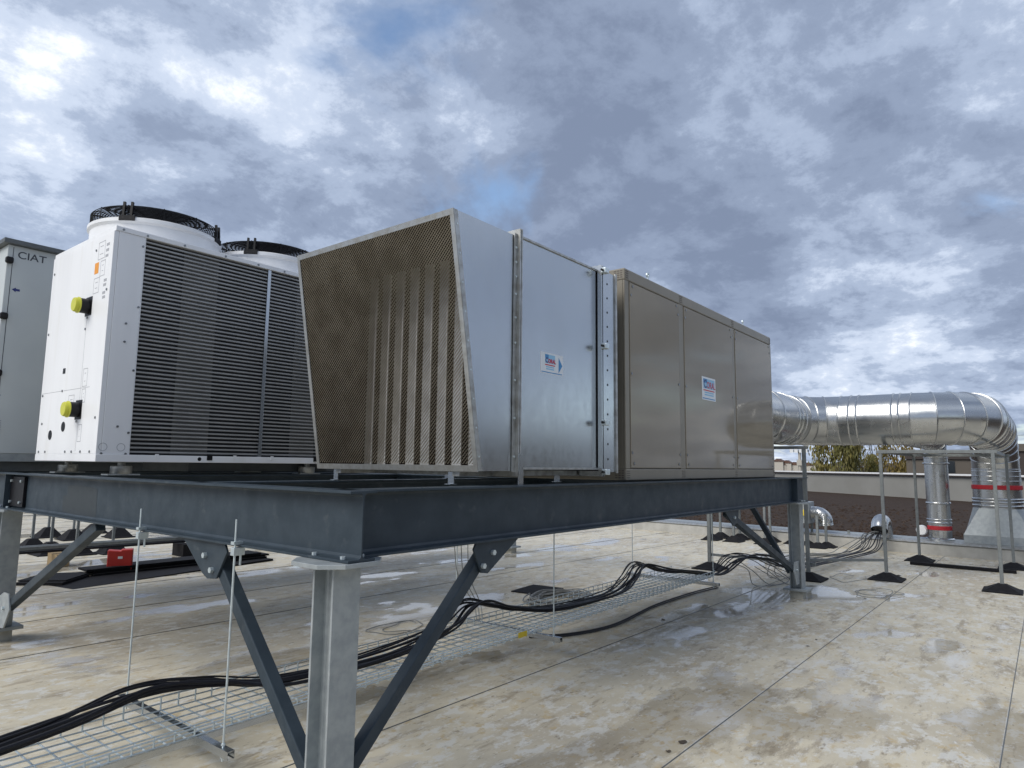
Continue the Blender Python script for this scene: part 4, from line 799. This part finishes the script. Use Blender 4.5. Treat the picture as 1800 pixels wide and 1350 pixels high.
for k, (z, o_) in enumerate(((16, -7), (16, 7), (20, -6), (20, 6), (12, -7), (12, 7))):
    pts = []
    for i in range(-10, 11): s_ = i * 12.; pts.append((pc.x + s_ * .55 + o_ * .55, pc.y - s_ * .84 + o_ * .84, z - 8 + 8 * (s_ / 120) ** 2))
    MB().tube(pts, .035, 4).build('power_line', 'pylon', py_)
# mast with floodlights
d = ray(1405, 790); t = 110 / Vector((d.x, d.y)).length; p = CAM + d * t
ms = thing('floodlight_mast', (p.x, p.y, -9), 'pale floodlight mast above the ribbed wall', 'mast')
MB().tube([(p.x, p.y, -9), (p.x, p.y, p.z - .3)], [.3, .2], 10).build('mast_pole', 'render', ms)
MB().box(p.x - .4, p.x + .4, p.y - 1.3, p.y + 1.3, p.z - .35, p.z - .1).build('head_frame', 'pylon', ms)
for y in (-1., -.35, .35, 1.): MB().box(p.x - .5, p.x - .41, p.y + y - .25, p.y + y + .25, p.z - .5, p.z + .1).build('floodlight', 'coping', ms)
MB().box(p.x - .35, p.x + .35, p.y - .35, p.y + .35, p.z - 2.4, p.z - 1.6).build('service_box', 'render', ms)
# brown factory blocks
def block(pl, pr, py0, dist, depth, label, m, win=None):
    a, b = ray(pl, py0), ray(pr, py0); A = CAM + a * (dist / Vector((a.x, a.y)).length); B = CAM + b * (dist / Vector((b.x, b.y)).length); zt = (A.z + B.z) / 2
    T = thing('factory_block', ((A.x + B.x) / 2, (A.y + B.y) / 2, -9), label, 'building'); u = Vector((B.x - A.x, B.y - A.y, 0)); n2 = Vector((-u.y, u.x, 0)).normalized()
    if n2.dot(Vector((A.x - CAM.x, A.y - CAM.y, 0))) < 0: n2 = -n2
    MB().prism([(0, -9), (1, -9), (1, zt), (0, zt)], (A.x, A.y, 0), u, (0, 0, 1), n2 * depth).build('wall', m, T)
    MB().prism([(-.01, zt - .45), (1.01, zt - .45), (1.01, zt + .05), (-.01, zt + .05)], Vector((A.x, A.y, 0)) - n2 * .15, u, (0, 0, 1), n2 * .14).build('roof_edge', 'dark_brown' if m != 'dark_brown' else 'clad_brown', T)
    for w0, w1, z0, z1 in win or (): MB().prism([(w0, z0), (w1, z0), (w1, z1), (w0, z1)], Vector((A.x, A.y, 0)) - n2 * .05, u, (0, 0, 1), n2 * .04).build('window', 'glass', T)
    return T
block(1592, 1785, 797, 62, 18, 'low brown clad factory block behind the slim riser', 'clad_brown', ((.38, .46, 1.4, 2.3),))
block(1772, 1960, 781, 58, 18, 'taller dark brown factory block at the end of the ribbed wall', 'dark_brown', ((.3, .5, .8, 2.2),))
# houses on the hill
for i, (px_, py_, w_) in enumerate(((1369, 806, 8), (1384, 809, 7), (1397, 812, 6), (1421, 813, 7), (1437, 812, 8), (1376, 812, 6))):
    d = ray(px_, py_); t = 520 / Vector((d.x, d.y)).length; p = CAM + d * t; h = 5.
    T = thing('house', (p.x, p.y, -9), 'tiny cream house with brown roof on the far hill', 'house', 'houses on the far hill')
    MB().box(p.x - w_ / 2, p.x + w_ / 2, p.y - w_ / 2, p.y + w_ / 2, -9, p.z - 2.2).build('wall', 'render', T)
    MB().prism([(-w_ * .55, p.z - 2.2), (w_ * .55, p.z - 2.2), (0, p.z)], (p.x - w_ * .55, p.y, 0), (0, 1, 0), (0, 0, 1), (w_ * 1.1, 0, 0)).build('roof', 'tile', T)
